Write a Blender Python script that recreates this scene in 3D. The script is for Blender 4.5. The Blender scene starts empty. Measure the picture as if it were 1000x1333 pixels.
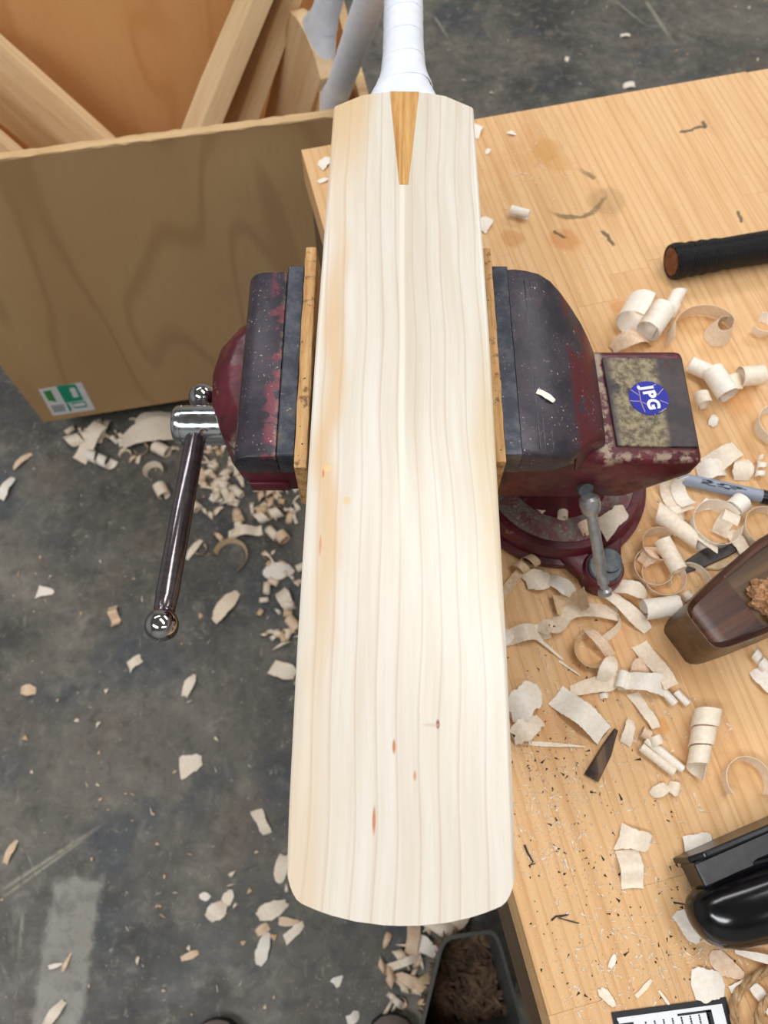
import bpy, bmesh, math, random
from mathutils import Vector, Matrix, noise as mnoise
S = bpy.context.scene
C = S.collection
PI = math.pi
random.seed(7)

# ------------------------------------------------------------------ camera
CAMZ, TILT, F = 1.49, math.radians(24.4), 1000.0
cam = bpy.data.cameras.new('camera'); camo = bpy.data.objects.new('camera', cam); C.objects.link(camo)
camo.location = (0, 0, CAMZ); camo.rotation_euler = (TILT, 0, 0)
cam.sensor_fit = 'VERTICAL'; cam.sensor_height = 36.0; cam.lens = 36.0*F/1333.0
cam.clip_start = 0.02
cam.dof.use_dof = True; cam.dof.focus_distance = 0.47; cam.dof.aperture_fstop = 11.0
S.camera = camo
# ------------------------------------------------------------------ world, lights, exposure
W = bpy.data.worlds.new('workshop_ambient'); S.world = W; W.use_nodes = True
W.node_tree.nodes['Background'].inputs[0].default_value = (0.86, 0.93, 1.0, 1)
W.node_tree.nodes['Background'].inputs[1].default_value = 0.42
def area(name, loc, target, sx, sy, power, col=(1, 1, 1)):
    l = bpy.data.lights.new(name, 'AREA'); l.shape = 'RECTANGLE'; l.size = sx; l.size_y = sy
    l.energy = power; l.color = col
    o = bpy.data.objects.new(name, l); C.objects.link(o); o.location = loc
    o.rotation_euler = (Vector(target)-Vector(loc)).to_track_quat('-Z', 'Y').to_euler()
    return o
area('ceiling_strip_light', (0.62, 0.66, 3.3), (0.60, 0.64, 0), 1.9, 0.5, 24, (1.0, 0.98, 0.955))
area('ceiling_strip_light', (1.9, 2.7, 3.3), (1.7, 2.5, 0), 1.9, 0.5, 38, (1.0, 0.98, 0.955))
area('ceiling_strip_light', (-1.3, 2.4, 3.3), (-1.2, 2.2, 0), 1.9, 0.5, 26, (0.97, 0.98, 1.0))
area('ceiling_strip_light', (-1.4, -0.9, 3.3), (-1.2, -0.5, 0), 1.9, 0.5, 44, (0.97, 0.98, 1.0))
area('ceiling_strip_light', (1.6, -1.2, 3.3), (1.6, -1.1, 0), 1.9, 0.5, 14, (1.0, 0.98, 0.955))
S.view_settings.view_transform = 'Standard'; S.view_settings.look = 'None'
S.view_settings.gamma = 1.0; S.view_settings.use_curve_mapping = False
S.view_settings.exposure = 0.16

# ------------------------------------------------------------------ helpers
ct, st = math.cos(TILT), math.sin(TILT)
def P(x, y, z):
    """point of the plane at height z that a viewer of the photograph sees at (x, y)"""
    u, v = (x-500)/F, (y-666.5)/F
    H = CAMZ-z; d = H/(ct+st*v)
    return Vector((u*d, d*(st-v*ct), z))
def lin(r, g, b):
    f = lambda c: (c/255/12.92) if c/255 <= .04045 else ((c/255+.055)/1.055)**2.4
    return (f(r), f(g), f(b), 1)
def tag(o, label=None, cat=None, group=None, kind=None):
    if label: o['label'] = label
    if cat: o['category'] = cat
    if group: o['group'] = group
    if kind: o['kind'] = kind
    return o
ROOTM = {}
def thing(name, label, cat, loc=(0, 0, 0), rotz=0, group=None, mat=None):
    o = bpy.data.objects.new(name, None); C.objects.link(o); o.empty_display_size = .02
    m = mat if mat is not None else Matrix.Translation(loc) @ Matrix.Rotation(rotz, 4, 'Z')
    o.matrix_world = m; ROOTM[o] = m
    return tag(o, label, cat, group)
def obj(name, bm, mat, parent=None, smooth=False, world=False, angle=35):
    """links a bmesh as one object; world=True: the bmesh is in world space and moves into its thing's space"""
    me = bpy.data.meshes.new(name)
    if world and parent is not None:
        r = parent
        while r.parent is not None: r = r.parent
        bm.transform(ROOTM[r].inverted())
    bm.normal_update()
    bm.to_mesh(me); bm.free()
    if mat is not None: me.materials.append(mat)
    if smooth:
        for p in me.polygons: p.use_smooth = True
        try: me.set_sharp_from_angle(angle=math.radians(angle))
        except Exception: pass
    o = bpy.data.objects.new(name, me); C.objects.link(o)
    if parent is not None: o.parent = parent
    return o
def box(bm, lo, hi, bev=0, seg=2):
    t = bmesh.new(); bmesh.ops.create_cube(t, size=1)
    for v in t.verts:
        v.co = Vector([(lo[i]+hi[i])/2+v.co[i]*(hi[i]-lo[i]) for i in range(3)])
    if bev: bmesh.ops.bevel(t, geom=t.edges[:], offset=bev, segments=seg, affect='EDGES', profile=.5)
    join(bm, t); return bm
def join(bm, t):
    me = bpy.data.meshes.new('tmp'); t.to_mesh(me); t.free(); bm.from_mesh(me); bpy.data.meshes.remove(me)
def nb(): return bmesh.new()
def prism(bm, poly, a, b, axis='Z', bev=0, seg=2):
    t = bmesh.new()
    f = {'Z': lambda p, h: (p[0], p[1], h), 'Y': lambda p, h: (p[0], h, p[1]), 'X': lambda p, h: (h, p[0], p[1])}[axis]
    A = [t.verts.new(f(p, a)) for p in poly]; B = [t.verts.new(f(p, b)) for p in poly]
    t.faces.new(A); t.faces.new(B[::-1]); n = len(poly)
    for i in range(n): t.faces.new((A[i], B[i], B[(i+1) % n], A[(i+1) % n]))
    bmesh.ops.recalc_face_normals(t, faces=t.faces[:])
    if bev:
        es = [e for e in t.edges if e.calc_face_angle(0) > .35]
        bmesh.ops.bevel(t, geom=es, offset=bev, segments=seg, affect='EDGES', profile=.5)
    join(bm, t); return bm
def loft(bm, secs, cap=True):
    t = bmesh.new(); R = [[t.verts.new(p) for p in s] for s in secs]; n = len(secs[0])
    for a, b in zip(R, R[1:]):
        for i in range(n): t.faces.new((a[i], a[(i+1) % n], b[(i+1) % n], b[i]))
    if cap: t.faces.new(R[0][::-1]); t.faces.new(R[-1])
    bmesh.ops.recalc_face_normals(t, faces=t.faces[:])
    join(bm, t); return bm
def frame_of(d):
    d = Vector(d).normalized(); a = Vector((0, 0, 1)) if abs(d.z) < .9 else Vector((1, 0, 0))
    x = a.cross(d).normalized(); return x, d.cross(x), d
def tube(bm, pts, rad, n=16):
    pts = [Vector(p) for p in pts]; secs = []
    px = None
    for i, p in enumerate(pts):
        d = (pts[min(i+1, len(pts)-1)]-pts[max(i-1, 0)])
        if px is None: x, y, _ = frame_of(d)
        else:
            dn = d.normalized(); x = (px-dn*px.dot(dn)).normalized(); y = dn.cross(x)
        px = x; r = rad[i] if isinstance(rad, (list, tuple)) else rad
        secs.append([p+x*r*math.cos(2*PI*k/n)+y*r*math.sin(2*PI*k/n) for k in range(n)])
    return loft(bm, secs)
def rod(bm, a, b, prof, n=24):
    """solid of revolution about a->b; prof = [(t 0..1, radius)]"""
    a, b = Vector(a), Vector(b); x, y, d = frame_of(b-a); L = (b-a).length
    return loft(bm, [[a+d*(L*t)+x*r*math.cos(2*PI*k/n)+y*r*math.sin(2*PI*k/n) for k in range(n)] for t, r in prof])
def ball(bm, c, r, n=24, sc=(1, 1, 1)):
    t = bmesh.new(); bmesh.ops.create_uvsphere(t, u_segments=n, v_segments=n//2, radius=1)
    for v in t.verts: v.co = Vector(c)+Vector((v.co.x*r*sc[0], v.co.y*r*sc[1], v.co.z*r*sc[2]))
    join(bm, t); return bm
def lerp(a, b, t): return a+(b-a)*t
def interp(tab, x):
    if x <= tab[0][0]: return tab[0][1]
    for (x0, y0), (x1, y1) in zip(tab, tab[1:]):
        if x <= x1:
            t = (x-x0)/(x1-x0); t = t*t*(3-2*t) if False else t
            return y0+(y1-y0)*t
    return tab[-1][1]

# ------------------------------------------------------------------ materials
class G:
    def __init__(s, name, rough=.5, metal=0., spec=.5):
        s.m = bpy.data.materials.new(name); s.m.use_nodes = True; s.t = s.m.node_tree
        s.b = s.t.nodes['Principled BSDF']
        s.b.inputs['Roughness'].default_value = rough; s.b.inputs['Metallic'].default_value = metal
        s.b.inputs['Specular IOR Level'].default_value = spec
    def put(s, sock, v):
        if isinstance(v, bpy.types.NodeSocket): s.t.links.new(v, sock)
        elif v is not None: sock.default_value = v
    def node(s, ty, **k):
        n = s.t.nodes.new(ty)
        for a, b in k.items(): setattr(n, a, b)
        return n
    def co(s, which='Object'): return s.node('ShaderNodeTexCoord').outputs[which]
    def map(s, v, sc=(1, 1, 1), loc=(0, 0, 0), rot=(0, 0, 0)):
        n = s.node('ShaderNodeMapping'); s.put(n.inputs[0], v)
        n.inputs['Scale'].default_value = sc; s.put(n.inputs['Location'], loc); n.inputs['Rotation'].default_value = rot
        return n.outputs[0]
    def noise(s, v, scale=5, det=3, rough=.55, dist=0, out=0):
        n = s.node('ShaderNodeTexNoise'); s.put(n.inputs['Vector'], v); n.inputs['Scale'].default_value = scale
        n.inputs['Detail'].default_value = det; n.inputs['Roughness'].default_value = rough; n.inputs['Distortion'].default_value = dist
        return n.outputs[out]
    def vor(s, v, scale=5, feat='F1'):
        n = s.node('ShaderNodeTexVoronoi', feature=feat); s.put(n.inputs['Vector'], v); n.inputs['Scale'].default_value = scale
        return n.outputs['Distance']
    def wave(s, v, scale=5, dist=2, det=2, dsc=1, axis='X', prof='SIN'):
        n = s.node('ShaderNodeTexWave', bands_direction=axis, wave_profile=prof); s.put(n.inputs['Vector'], v)
        n.inputs['Scale'].default_value = scale; n.inputs['Distortion'].default_value = dist
        n.inputs['Detail'].default_value = det; n.inputs['Detail Scale'].default_value = dsc
        return n.outputs['Fac']
    def math(s, op, a, b=0., c=None, clamp=False):
        n = s.node('ShaderNodeMath', operation=op, use_clamp=clamp); s.put(n.inputs[0], a); s.put(n.inputs[1], b)
        if c is not None: s.put(n.inputs[2], c)
        return n.outputs[0]
    def sep(s, v):
        n = s.node('ShaderNodeSeparateXYZ'); s.put(n.inputs[0], v); return n.outputs
    def comb(s, x, y, z):
        n = s.node('ShaderNodeCombineXYZ'); s.put(n.inputs[0], x); s.put(n.inputs[1], y); s.put(n.inputs[2], z); return n.outputs[0]
    def ramp(s, f, *stops):
        n = s.node('ShaderNodeValToRGB'); s.put(n.inputs[0], f); e = n.color_ramp.elements
        while len(e) < len(stops): e.new(.5)
        for k, (p, c) in zip(e, stops):
            k.position = p; k.color = c if isinstance(c, tuple) else (c, c, c, 1)
        return n.outputs[0]
    def rng(s, f, a, b, c=0., d=1.):
        n = s.node('ShaderNodeMapRange', interpolation_type='SMOOTHSTEP'); s.put(n.inputs[0], f)
        n.inputs[1].default_value = a; n.inputs[2].default_value = b; n.inputs[3].default_value = c; n.inputs[4].default_value = d
        return n.outputs[0]
    def mix(s, f, a, b, mode='MIX'):
        n = s.node('ShaderNodeMix', data_type='RGBA', blend_type=mode); s.put(n.inputs[0], f); s.put(n.inputs[6], a); s.put(n.inputs[7], b)
        return n.outputs[2]
    def rnd(s): return s.node('ShaderNodeObjectInfo').outputs['Random']
    def dist(s, v, p):
        n = s.node('ShaderNodeVectorMath', operation='DISTANCE'); s.put(n.inputs[0], v); n.inputs[1].default_value = p; return n.outputs['Value']
    def seg(s, v, a, b, w):
        """mask of a straight mark from a to b (xy), half width w"""
        ax, ay = a; dx, dy = b[0]-ax, b[1]-ay; L = math.hypot(dx, dy); ang = math.atan2(dy, dx)
        o = s.sep(s.map(s.map(v, loc=(-ax, -ay, 0)), rot=(0, 0, -ang)))
        k = s.math('SUBTRACT', 1, s.rng(s.math('ABSOLUTE', o[1]), 0, w), clamp=True)
        k = s.math('MULTIPLY', k, s.rng(o[0], -.002, .02)); return s.math('MULTIPLY', k, s.math('SUBTRACT', 1, s.rng(o[0], L-.1, L)))
    def bump(s, h, strength=.2, dist=.001):
        n = s.node('ShaderNodeBump'); s.put(n.inputs['Height'], h); n.inputs['Strength'].default_value = strength; n.inputs['Distance'].default_value = dist
        s.t.links.new(n.outputs[0], s.b.inputs['Normal'])
    def done(s, col, rough=None):
        s.put(s.b.inputs['Base Color'], col)
        if rough is not None: s.put(s.b.inputs['Roughness'], rough)
        return s.m
def plain(name, col, rough=.5, metal=0., spec=.5, var=.12, scale=60):
    g = G(name, rough, metal, spec); v = g.co()
    n = g.noise(v, scale, 4)
    d = tuple(c*(1-var*2) for c in col[:3])+(1,)
    return g.done(g.mix(g.rng(n, .35, .65), d, col))

# floor: dark polished concrete with pale patches, scratches and dust
FL = 0.0
g = G('dark_concrete', .42, 0, .35); v = g.co()
a = g.noise(v, 3.2, 6, .62, .6); b = g.noise(v, 14, 6, .7, .4); c = g.noise(v, 70, 3, .6)
col = g.ramp(a, (.30, lin(62, 62, 60)), (.45, lin(90, 89, 85)), (.58, lin(112, 108, 100)), (.72, lin(138, 132, 121)))
col = g.mix(g.math('MULTIPLY', g.rng(b, .54, .72), .55), col, lin(150, 146, 136))
col = g.mix(g.math('MULTIPLY', g.rng(g.noise(v, 5, 3, .5, 0), .52, .66), .6), col, lin(62, 72, 84))
col = g.mix(g.math('MULTIPLY', g.rng(g.noise(g.map(v, loc=(3, 1, 0)), 6, 3), .56, .68), .45), col, lin(108, 96, 86))
col = g.mix(g.rng(c, .66, .74), col, lin(165, 160, 148))
sx = g.sep(v)
q0, q1 = P(62, 1140, 0), P(136, 1140, 0); q2 = P(75, 1333, 0)
wob = g.math('MULTIPLY', g.math('SUBTRACT', g.noise(v, 40, 3), .5), .03)
px_ = g.math('ADD', sx[0], wob); py_ = g.math('ADD', sx[1], wob)
mx = g.math('MULTIPLY', g.rng(px_, q0.x+.005, q0.x+.022), g.math('SUBTRACT', 1, g.rng(px_, q1.x-.012, q1.x+.004)))
my = g.math('SUBTRACT', 1, g.rng(py_, q0.y-.012, q0.y+.004))
pm = g.math('MULTIPLY', g.math('MULTIPLY', mx, my), g.rng(g.noise(v, 22, 4), .3, .5, .5, .95))
col = g.mix(pm, col, lin(152, 150, 142))
for (x0, y0, x1, y1, w) in ((0, 1160, 150, 1062, .005), (0, 1171, 140, 1070, .004), (33, 1105, 55, 1160, .003), (30, 1185, 22, 1275, .006), (0, 1250, 20, 1300, .005), (25, 975, 35, 925, .006), (60, 1190, 30, 1200, .003),
                            (840, 0, 880, 60, .01), (565, 20, 590, 60, .006), (800, 0, 850, 40, .005)):
    A, B = P(x0, y0, 0), P(x1, y1, 0)
    k = g.math('MULTIPLY', g.seg(v, (A.x, A.y), (B.x, B.y), w), g.rng(g.noise(v, 90, 2), .3, .5, .2, .75))
    col = g.mix(k, col, lin(172, 166, 150))
mo = g.noise(v, 34, 5, .75, .5); col = g.mix(g.math('MULTIPLY', g.rng(mo, .5, .72), .5), col, lin(146, 140, 126)); col = g.mix(g.math('MULTIPLY', g.rng(mo, .5, .3), .45), col, lin(50, 50, 50))
st_ = g.noise(g.map(v, (1, .22, 1), rot=(0, 0, .7)), 60, 3, .7); col = g.mix(g.math('MULTIPLY', g.rng(st_, .64, .74), .5), col, lin(168, 160, 144))
g.bump(g.noise(v, 120, 4), .15, .001)
M_floor = g.done(col, g.rng(g.noise(v, 9, 4), .3, .7, .34, .6))

# bench staves: pine strips, each with its own tone, shared stains
BC = P(392, 195, .86); BANG = math.atan2(-(P(717, 1333, .86)-BC).x, -(P(717, 1333, .86)-BC).y)  # filled below
e1 = (P(717, 1333, .86)-BC); e1.z = 0; e1.normalize(); e2 = Vector((-e1.y, e1.x, 0))
BROT = math.atan2(e2.y, e2.x)     # bench x axis (to the right)
BM = Matrix.Translation((BC.x, BC.y, 0)) @ Matrix.Rotation(BROT, 4, 'Z')
def BL(x, y): return BM.inverted() @ P(x, y, .86)
g = G('pine_stave', .55, 0, .35); v = g.co(); r = g.rnd()
off = g.math('MULTIPLY', r, 37.)
vv = g.map(v, (1, 1, 1)); s_ = g.sep(v)
w = g.comb(g.math('ADD', s_[0], g.math('MULTIPLY', off, .3)), g.math('ADD', g.math('MULTIPLY', s_[1], .07), off), s_[2])
gr = g.noise(w, 55, 4, .6, .8); fine = g.noise(g.comb(g.math('ADD', s_[0], off), g.math('MULTIPLY', s_[1], .03), 0), 320, 3, .7)
col = g.ramp(gr, (.3, lin(214, 166, 114)), (.46, lin(227, 183, 131)), (.6, lin(233, 192, 142)), (.75, lin(220, 174, 122)))
xr = g.math('ADD', g.math('ADD', s_[0], g.math('MULTIPLY', r, .7)), g.math('MULTIPLY', g.noise(w, 16, 2), .03))
rl = g.rng(g.math('FRACT', g.math('MULTIPLY', xr, 105.)), .55, 1.)
col = g.mix(g.math('MULTIPLY', rl, .38), col, lin(192, 138, 84))
col = g.mix(g.math('MULTIPLY', g.rng(fine, .5, .75), .22), col, lin(190, 134, 80))
col = g.mix(g.math('MULTIPLY', g.rng(r, 0, 1), .22), col, lin(226, 184, 136))
col = g.mix(g.math('MULTIPLY', g.rng(g.noise(v, 7, 4, .6), .55, .72), .35), col, lin(214, 148, 88))
c0 = BL(742, 250); vz = g.comb(s_[0], s_[1], 0)
vd = g.comb(g.math('ADD', s_[0], g.math('MULTIPLY', g.math('SUBTRACT', g.noise(v, 60, 2), .5), .012)), g.math('ADD', s_[1], g.math('MULTIPLY', g.math('SUBTRACT', g.noise(v, 50, 3), .5), .012)), 0)
d = g.dist(vd, (c0.x, c0.y, 0))
ring = g.math('SUBTRACT', 1, g.rng(g.math('ABSOLUTE', g.math('SUBTRACT', d, .037)), .0010, .0040), clamp=True)
ring = g.math('MULTIPLY', ring, g.rng(g.noise(v, 30, 3), .36, .5))
ring = g.math('MULTIPLY', ring, g.rng(g.math('SUBTRACT', s_[0], s_[1]), c0.x-c0.y-.02, c0.x-c0.y+.015))
col = g.mix(g.math('MULTIPLY', ring, .75), col, lin(112, 90, 60))
for (x, y, rr, k, cc) in ((712, 195, .022, .55, (205, 150, 78)), (725, 212, .018, .4, (205, 150, 78)), (700, 205, .02, .3, (205, 150, 78)), (790, 262, .026, .35, (150, 115, 72)), (668, 310, .016, .5, (196, 128, 60)),
                          (735, 312, .02, .5, (200, 130, 62)), (860, 945, .008, .6, (222, 150, 70)), (960, 520, .02, .4, (226, 150, 80)), (815, 1128, .02, .35, (240, 205, 170)), (800, 830, .02, .35, (220, 160, 110)), (810, 400, .012, .5, (214, 140, 70))):
    q = BL(x, y)
    col = g.mix(g.math('MULTIPLY', g.math('SUBTRACT', 1, g.rng(g.dist(vd, (q.x, q.y, 0)), rr*.55, rr), clamp=True), k), col, lin(*cc))
for (x, y, x1, y1) in ((885, 173, 915, 164), (915, 158, 917, 167), (785, 300, 798, 320), (960, 275, 966, 290), (735, 310, 720, 300)):
    A, B = BL(x, y), BL(x1, y1); A2, B2 = A, B
    dd = (B-A); A = A-dd*.1; B = B+dd*1.0+dd.normalized()*.1*0
    q = (A2+B2)/2; k = g.math('SUBTRACT', 1, g.rng(g.dist(vd, (q.x, q.y, 0)), dd.length*.45, dd.length*.6), clamp=True)
    ang = math.atan2(dd.y, dd.x); o = g.sep(g.map(g.map(vd, loc=(-q.x, -q.y, 0)), rot=(0, 0, -ang)))
    k = g.math('MULTIPLY', k, g.math('SUBTRACT', 1, g.rng(g.math('ABSOLUTE', o[1]), .001, .003), clamp=True))
    col = g.mix(g.math('MULTIPLY', k, .8), col, lin(70, 56, 44))
g.bump(fine, .12, .0005)
M_stave = g.done(col)
M_benchside = None
def wood(name, c1, c2, c3, axis=1, scale=40, rough=.55, fine_c=None, stretch=.05, spec=.35, perobj=True):
    g = G(name, rough, 0, spec); v = g.co(); s_ = list(g.sep(v)); r = g.rnd() if perobj else 0.
    q = [g.math('ADD', s_[i], g.math('MULTIPLY', r, 5.)) if i != axis else g.math('MULTIPLY', s_[i], stretch) for i in range(3)]
    w = g.comb(*q); n = g.noise(w, scale, 4, .6, .6); f = g.noise(w, scale*6, 3, .7)
    col = g.ramp(n, (.3, lin(*c1)), (.5, lin(*c2)), (.7, lin(*c3)))
    col = g.mix(g.math('MULTIPLY', g.rng(f, .5, .75), .3), col, lin(*(fine_c or c1)))
    g.bump(f, .12, .0005); return g.done(col)
M_apron = wood('dark_bench_side', (80, 62, 46), (98, 76, 56), (112, 90, 68), 1, 30)
M_shav = []
for i, (a, b) in enumerate((((248, 232, 210), (238, 216, 188)), ((250, 238, 221), (242, 224, 200)), ((240, 212, 184), (226, 194, 162)), ((251, 246, 237), (246, 234, 218)), ((230, 202, 166), (212, 180, 142)))):
    g = G('shaving_wood_'+'abcde'[i], .5, 0, .4); v = g.co()
    n = g.noise(v, 300, 3, .6); n2 = g.noise(v, 30, 2)
    col = g.mix(g.rng(n, .35, .65), lin(*b), lin(*a)); col = g.mix(g.math('MULTIPLY', g.rng(n2, .45, .7), .3), col, lin(*b))
    g.b.inputs['Subsurface Weight'].default_value = 0.0
    M_shav.append(g.done(col))
# plywood
def plywood(name, c1, c2, c3, c4, zscale=1.1, rough=.5, seed=0.):
    g = G(name, rough, 0, .35); v = g.co(); s_ = g.sep(v)
    w = g.comb(g.math('ADD', s_[0], seed), g.math('ADD', s_[1], seed*.7), g.math('MULTIPLY', s_[2], .32))
    base = g.noise(w, 3.2, 2, .5, .3)
    rings = g.math('FRACT', g.math('MULTIPLY', base, 9.)); tri = g.math('ABSOLUTE', g.math('SUBTRACT', g.math('MULTIPLY', rings, 2), 1))
    f = g.noise(g.comb(s_[0], s_[1], g.math('MULTIPLY', s_[2], .06)), 260, 3, .7)
    col = g.ramp(base, (.3, lin(*c1)), (.48, lin(*c2)), (.68, lin(*c3)))
    col = g.mix(g.math('MULTIPLY', g.rng(tri, .62, 1.), .38), col, lin(*c4))
    col = g.mix(g.math('MULTIPLY', g.rng(g.noise(g.map(v, loc=(5, 2, seed)), 4.5, 3, .5), .5, .7), .4), col, lin(*c1))
    col = g.mix(g.math('MULTIPLY', g.rng(f, .5, .75), .22), col, lin(*c4))
    g.bump(f, .08, .0004); return g.done(col)
M_plyfront = plywood('brown_plywood', (176, 140, 98), (186, 150, 106), (196, 162, 118), (150, 112, 74))
M_plyin = plywood('orange_plywood', (220, 166, 108), (226, 176, 118), (232, 186, 130), (204, 142, 84), seed=4.)
M_plyedge = wood('plywood_edge', (196, 160, 112), (214, 180, 134), (226, 196, 152), 0, 60)
# bat willow
g = G('bat_willow', .30, 0, .55); v = g.co(); s_ = g.sep(v)
lowx = g.noise(g.comb(g.math('MULTIPLY', s_[0], 4), g.math('MULTIPLY', s_[1], 2.2), 3.), 1.5, 2, .5)
xw = g.math('ADD', s_[0], g.math('MULTIPLY', g.math('SUBTRACT', lowx, .5), .030))
sp = g.math('ADD', xw, g.math('MULTIPLY', g.math('SUBTRACT', g.noise(g.comb(xw, 0, 0), 60, 1), .5), .010))
fr = g.math('FRACT', g.math('ADD', g.math('MULTIPLY', sp, 88.), 100.25))
line = g.rng(fr, .80, .97); line = g.math('MULTIPLY', line, g.math('SUBTRACT', 1, g.rng(fr, .97, 1.)))
soft = g.noise(g.comb(xw, g.math('MULTIPLY', s_[1], .05), 0), 120, 3, .6)
fine = g.noise(g.comb(s_[0], g.math('MULTIPLY', s_[1], .04), 0), 900, 2, .6)
spk = g.noise(g.map(v, (1, .35, 1)), 1500, 2, .7)
col = g.ramp(soft, (.3, lin(216, 205, 188)), (.5, lin(223, 215, 202)), (.7, lin(228, 223, 213)))
col = g.mix(g.math('MULTIPLY', line, .42), col, lin(194, 168, 145))
col = g.mix(g.math('MULTIPLY', g.rng(fine, .5, .8), .2), col, lin(204, 184, 156))
col = g.mix(g.math('MULTIPLY', g.rng(spk, .6, .72), .22), col, lin(238, 234, 226))
# honey-coloured heartwood streak down the left edge and at the left shoulder
hx = g.math('ADD', s_[0], g.math('MULTIPLY', g.math('SUBTRACT', g.noise(g.comb(s_[0], g.math('MULTIPLY', s_[1], 4.), 1.), 2.2, 2), .5), .03))
band = g.math('SUBTRACT', 1, g.rng(g.math('ABSOLUTE', g.math('ADD', hx, .045)), .001, .011), clamp=True)
band = g.math('MULTIPLY', band, g.rng(s_[1], .04, .22)); band = g.math('MULTIPLY', band, g.math('SUBTRACT', 1.1, g.rng(s_[1], .32, .5), clamp=True))
col = g.mix(g.math('MULTIPLY', band, .6), col, lin(214, 170, 104))
sh = g.math('MULTIPLY', g.rng(s_[1], .42, .56), g.math('SUBTRACT', 1, g.rng(hx, -.034, -.016), clamp=True))
col = g.mix(g.math('MULTIPLY', sh, .7), col, lin(214, 176, 118))
rb = g.math('MULTIPLY', g.math('MULTIPLY', g.rng(hx, .038, .05), g.rng(s_[1], .12, .2)), g.math('SUBTRACT', 1, g.rng(s_[1], .28, .36), clamp=True))
col = g.mix(g.math('MULTIPLY', rb, .45), col, lin(214, 186, 132))
lt = g.math('MULTIPLY', g.math('SUBTRACT', 1, g.rng(hx, -.05, -.03), clamp=True), g.math('SUBTRACT', 1, g.rng(s_[1], .0, .16), clamp=True))
col = g.mix(g.math('MULTIPLY', lt, .5), col, lin(216, 188, 148))
cw = g.math('ADD', g.math('SUBTRACT', s_[0], -.0005), g.math('MULTIPLY', g.math('SUBTRACT', lowx, .5), .006))
cl = g.math('MULTIPLY', g.math('SUBTRACT', 1, g.rng(g.math('ABSOLUTE', cw), .0008, .0025), clamp=True), g.math('MULTIPLY', g.rng(s_[1], .18, .26), g.math('SUBTRACT', 1, g.rng(s_[1], .46, .5))))
col = g.mix(g.math('MULTIPLY', cl, .6), col, lin(240, 234, 220))
dk = g.math('MULTIPLY', g.math('MULTIPLY', g.rng(cw, .001, .003), g.math('SUBTRACT', 1, g.rng(cw, .008, .022), clamp=True)), g.rng(s_[1], .2, .3))
col = g.mix(g.math('MULTIPLY', dk, .35), col, lin(204, 188, 160))
BATO = Vector((.008, -.0281, 1.079)); BATR = -math.radians(.73)
BATM = Matrix.Translation(BATO) @ Matrix.Rotation(BATR, 4, 'Z')
for (x, y, hw, hl, cc, k) in ((570, 943, .0012, .003, (120, 60, 50), .9), (513, 972, .0011, .0045, (196, 120, 80), .9), (540, 1010, .001, .003, (204, 140, 96), .8), (487, 1068, .0011, .008, (196, 124, 84), .9), (421, 615, .0009, .005, (214, 110, 60), .8), (417, 710, .001, .008, (206, 120, 76), .6),
                              (426, 610, .004, .003, (236, 200, 140), .7), (452, 652, .003, .003, (226, 190, 140), .7), (562, 944, .006, .0012, (206, 178, 150), .5)):
    q = BATM.inverted() @ P(x, y, 1.079)
    mm = g.map(v, (1/hw, 1/hl, 0), (-q.x/hw, -q.y/hl, 0))
    n_ = g.node('ShaderNodeVectorMath', operation='LENGTH'); g.put(n_.inputs[0], mm)
    col = g.mix(g.math('MULTIPLY', g.math('SUBTRACT', 1, g.rng(n_.outputs['Value'], .4, 1.1), clamp=True), k), col, lin(*cc))
g.bump(spk, .06, .0002)
M_willow = g.done(col)
M_cane = wood('cane_splice', (176, 122, 62), (206, 156, 92), (222, 178, 116), 1, 260, .5, (140, 84, 40), .04)
M_cleft = wood('raw_willow', (222, 184, 138), (232, 200, 156), (240, 214, 174), 1, 45, .55, (190, 140, 86), .05)
g = G('white_tape', .55, 0, .4); v = g.co(); s_ = g.sep(v)
wv = g.math('SINE', g.math('MULTIPLY', g.math('ADD', s_[1], g.math('MULTIPLY', s_[0], .3)), 5200.))
col = g.mix(g.rng(g.noise(v, 90, 3), .3, .7), lin(228, 234, 246), lin(238, 242, 252))
g.bump(wv, .12, .0003); M_tape = g.done(col)
# vise paints and metals
g = G('burgundy_paint', .38, 0, .5); v = g.co()
n1 = g.noise(v, 26, 5, .65); n2 = g.noise(v, 110, 4, .65)
col = g.mix(g.rng(n1, .4, .65), lin(76, 18, 30), lin(102, 30, 44))
col = g.mix(g.rng(n2, .60, .72), col, lin(40, 24, 26)); col = g.mix(g.math('MULTIPLY', g.rng(g.noise(v, 60, 5, .7), .62, .7), .7), col, lin(150, 118, 98))
s_ = g.sep(v)
nk = g.math('MULTIPLY', g.math('MULTIPLY', g.rng(s_[0], -.002, .002), g.math('SUBTRACT', 1, g.rng(s_[0], .008, .013), clamp=True)), g.rng(s_[2], .135, .142))
nk = g.math('MAXIMUM', nk, g.math('MULTIPLY', g.rng(s_[2], .139, .144), g.math('SUBTRACT', 1, g.rng(s_[1], -.050, -.040), clamp=True)))
col = g.mix(g.math('MULTIPLY', nk, g.rng(g.noise(v, 90, 4, .6), .46, .56)), col, lin(168, 148, 128))
g.bump(n2, .25, .0008); M_burg = g.done(col, g.rng(n2, .3, .7, .28, .5))
g = G('worn_dark_casting', .4, .15, .5); v = g.co(); s_ = g.sep(v)
n1 = g.noise(v, 38, 5, .65); n2 = g.noise(v, 160, 4, .7)
col = g.mix(g.rng(n1, .35, .65), lin(44, 40, 50), lin(66, 58, 68))
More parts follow.
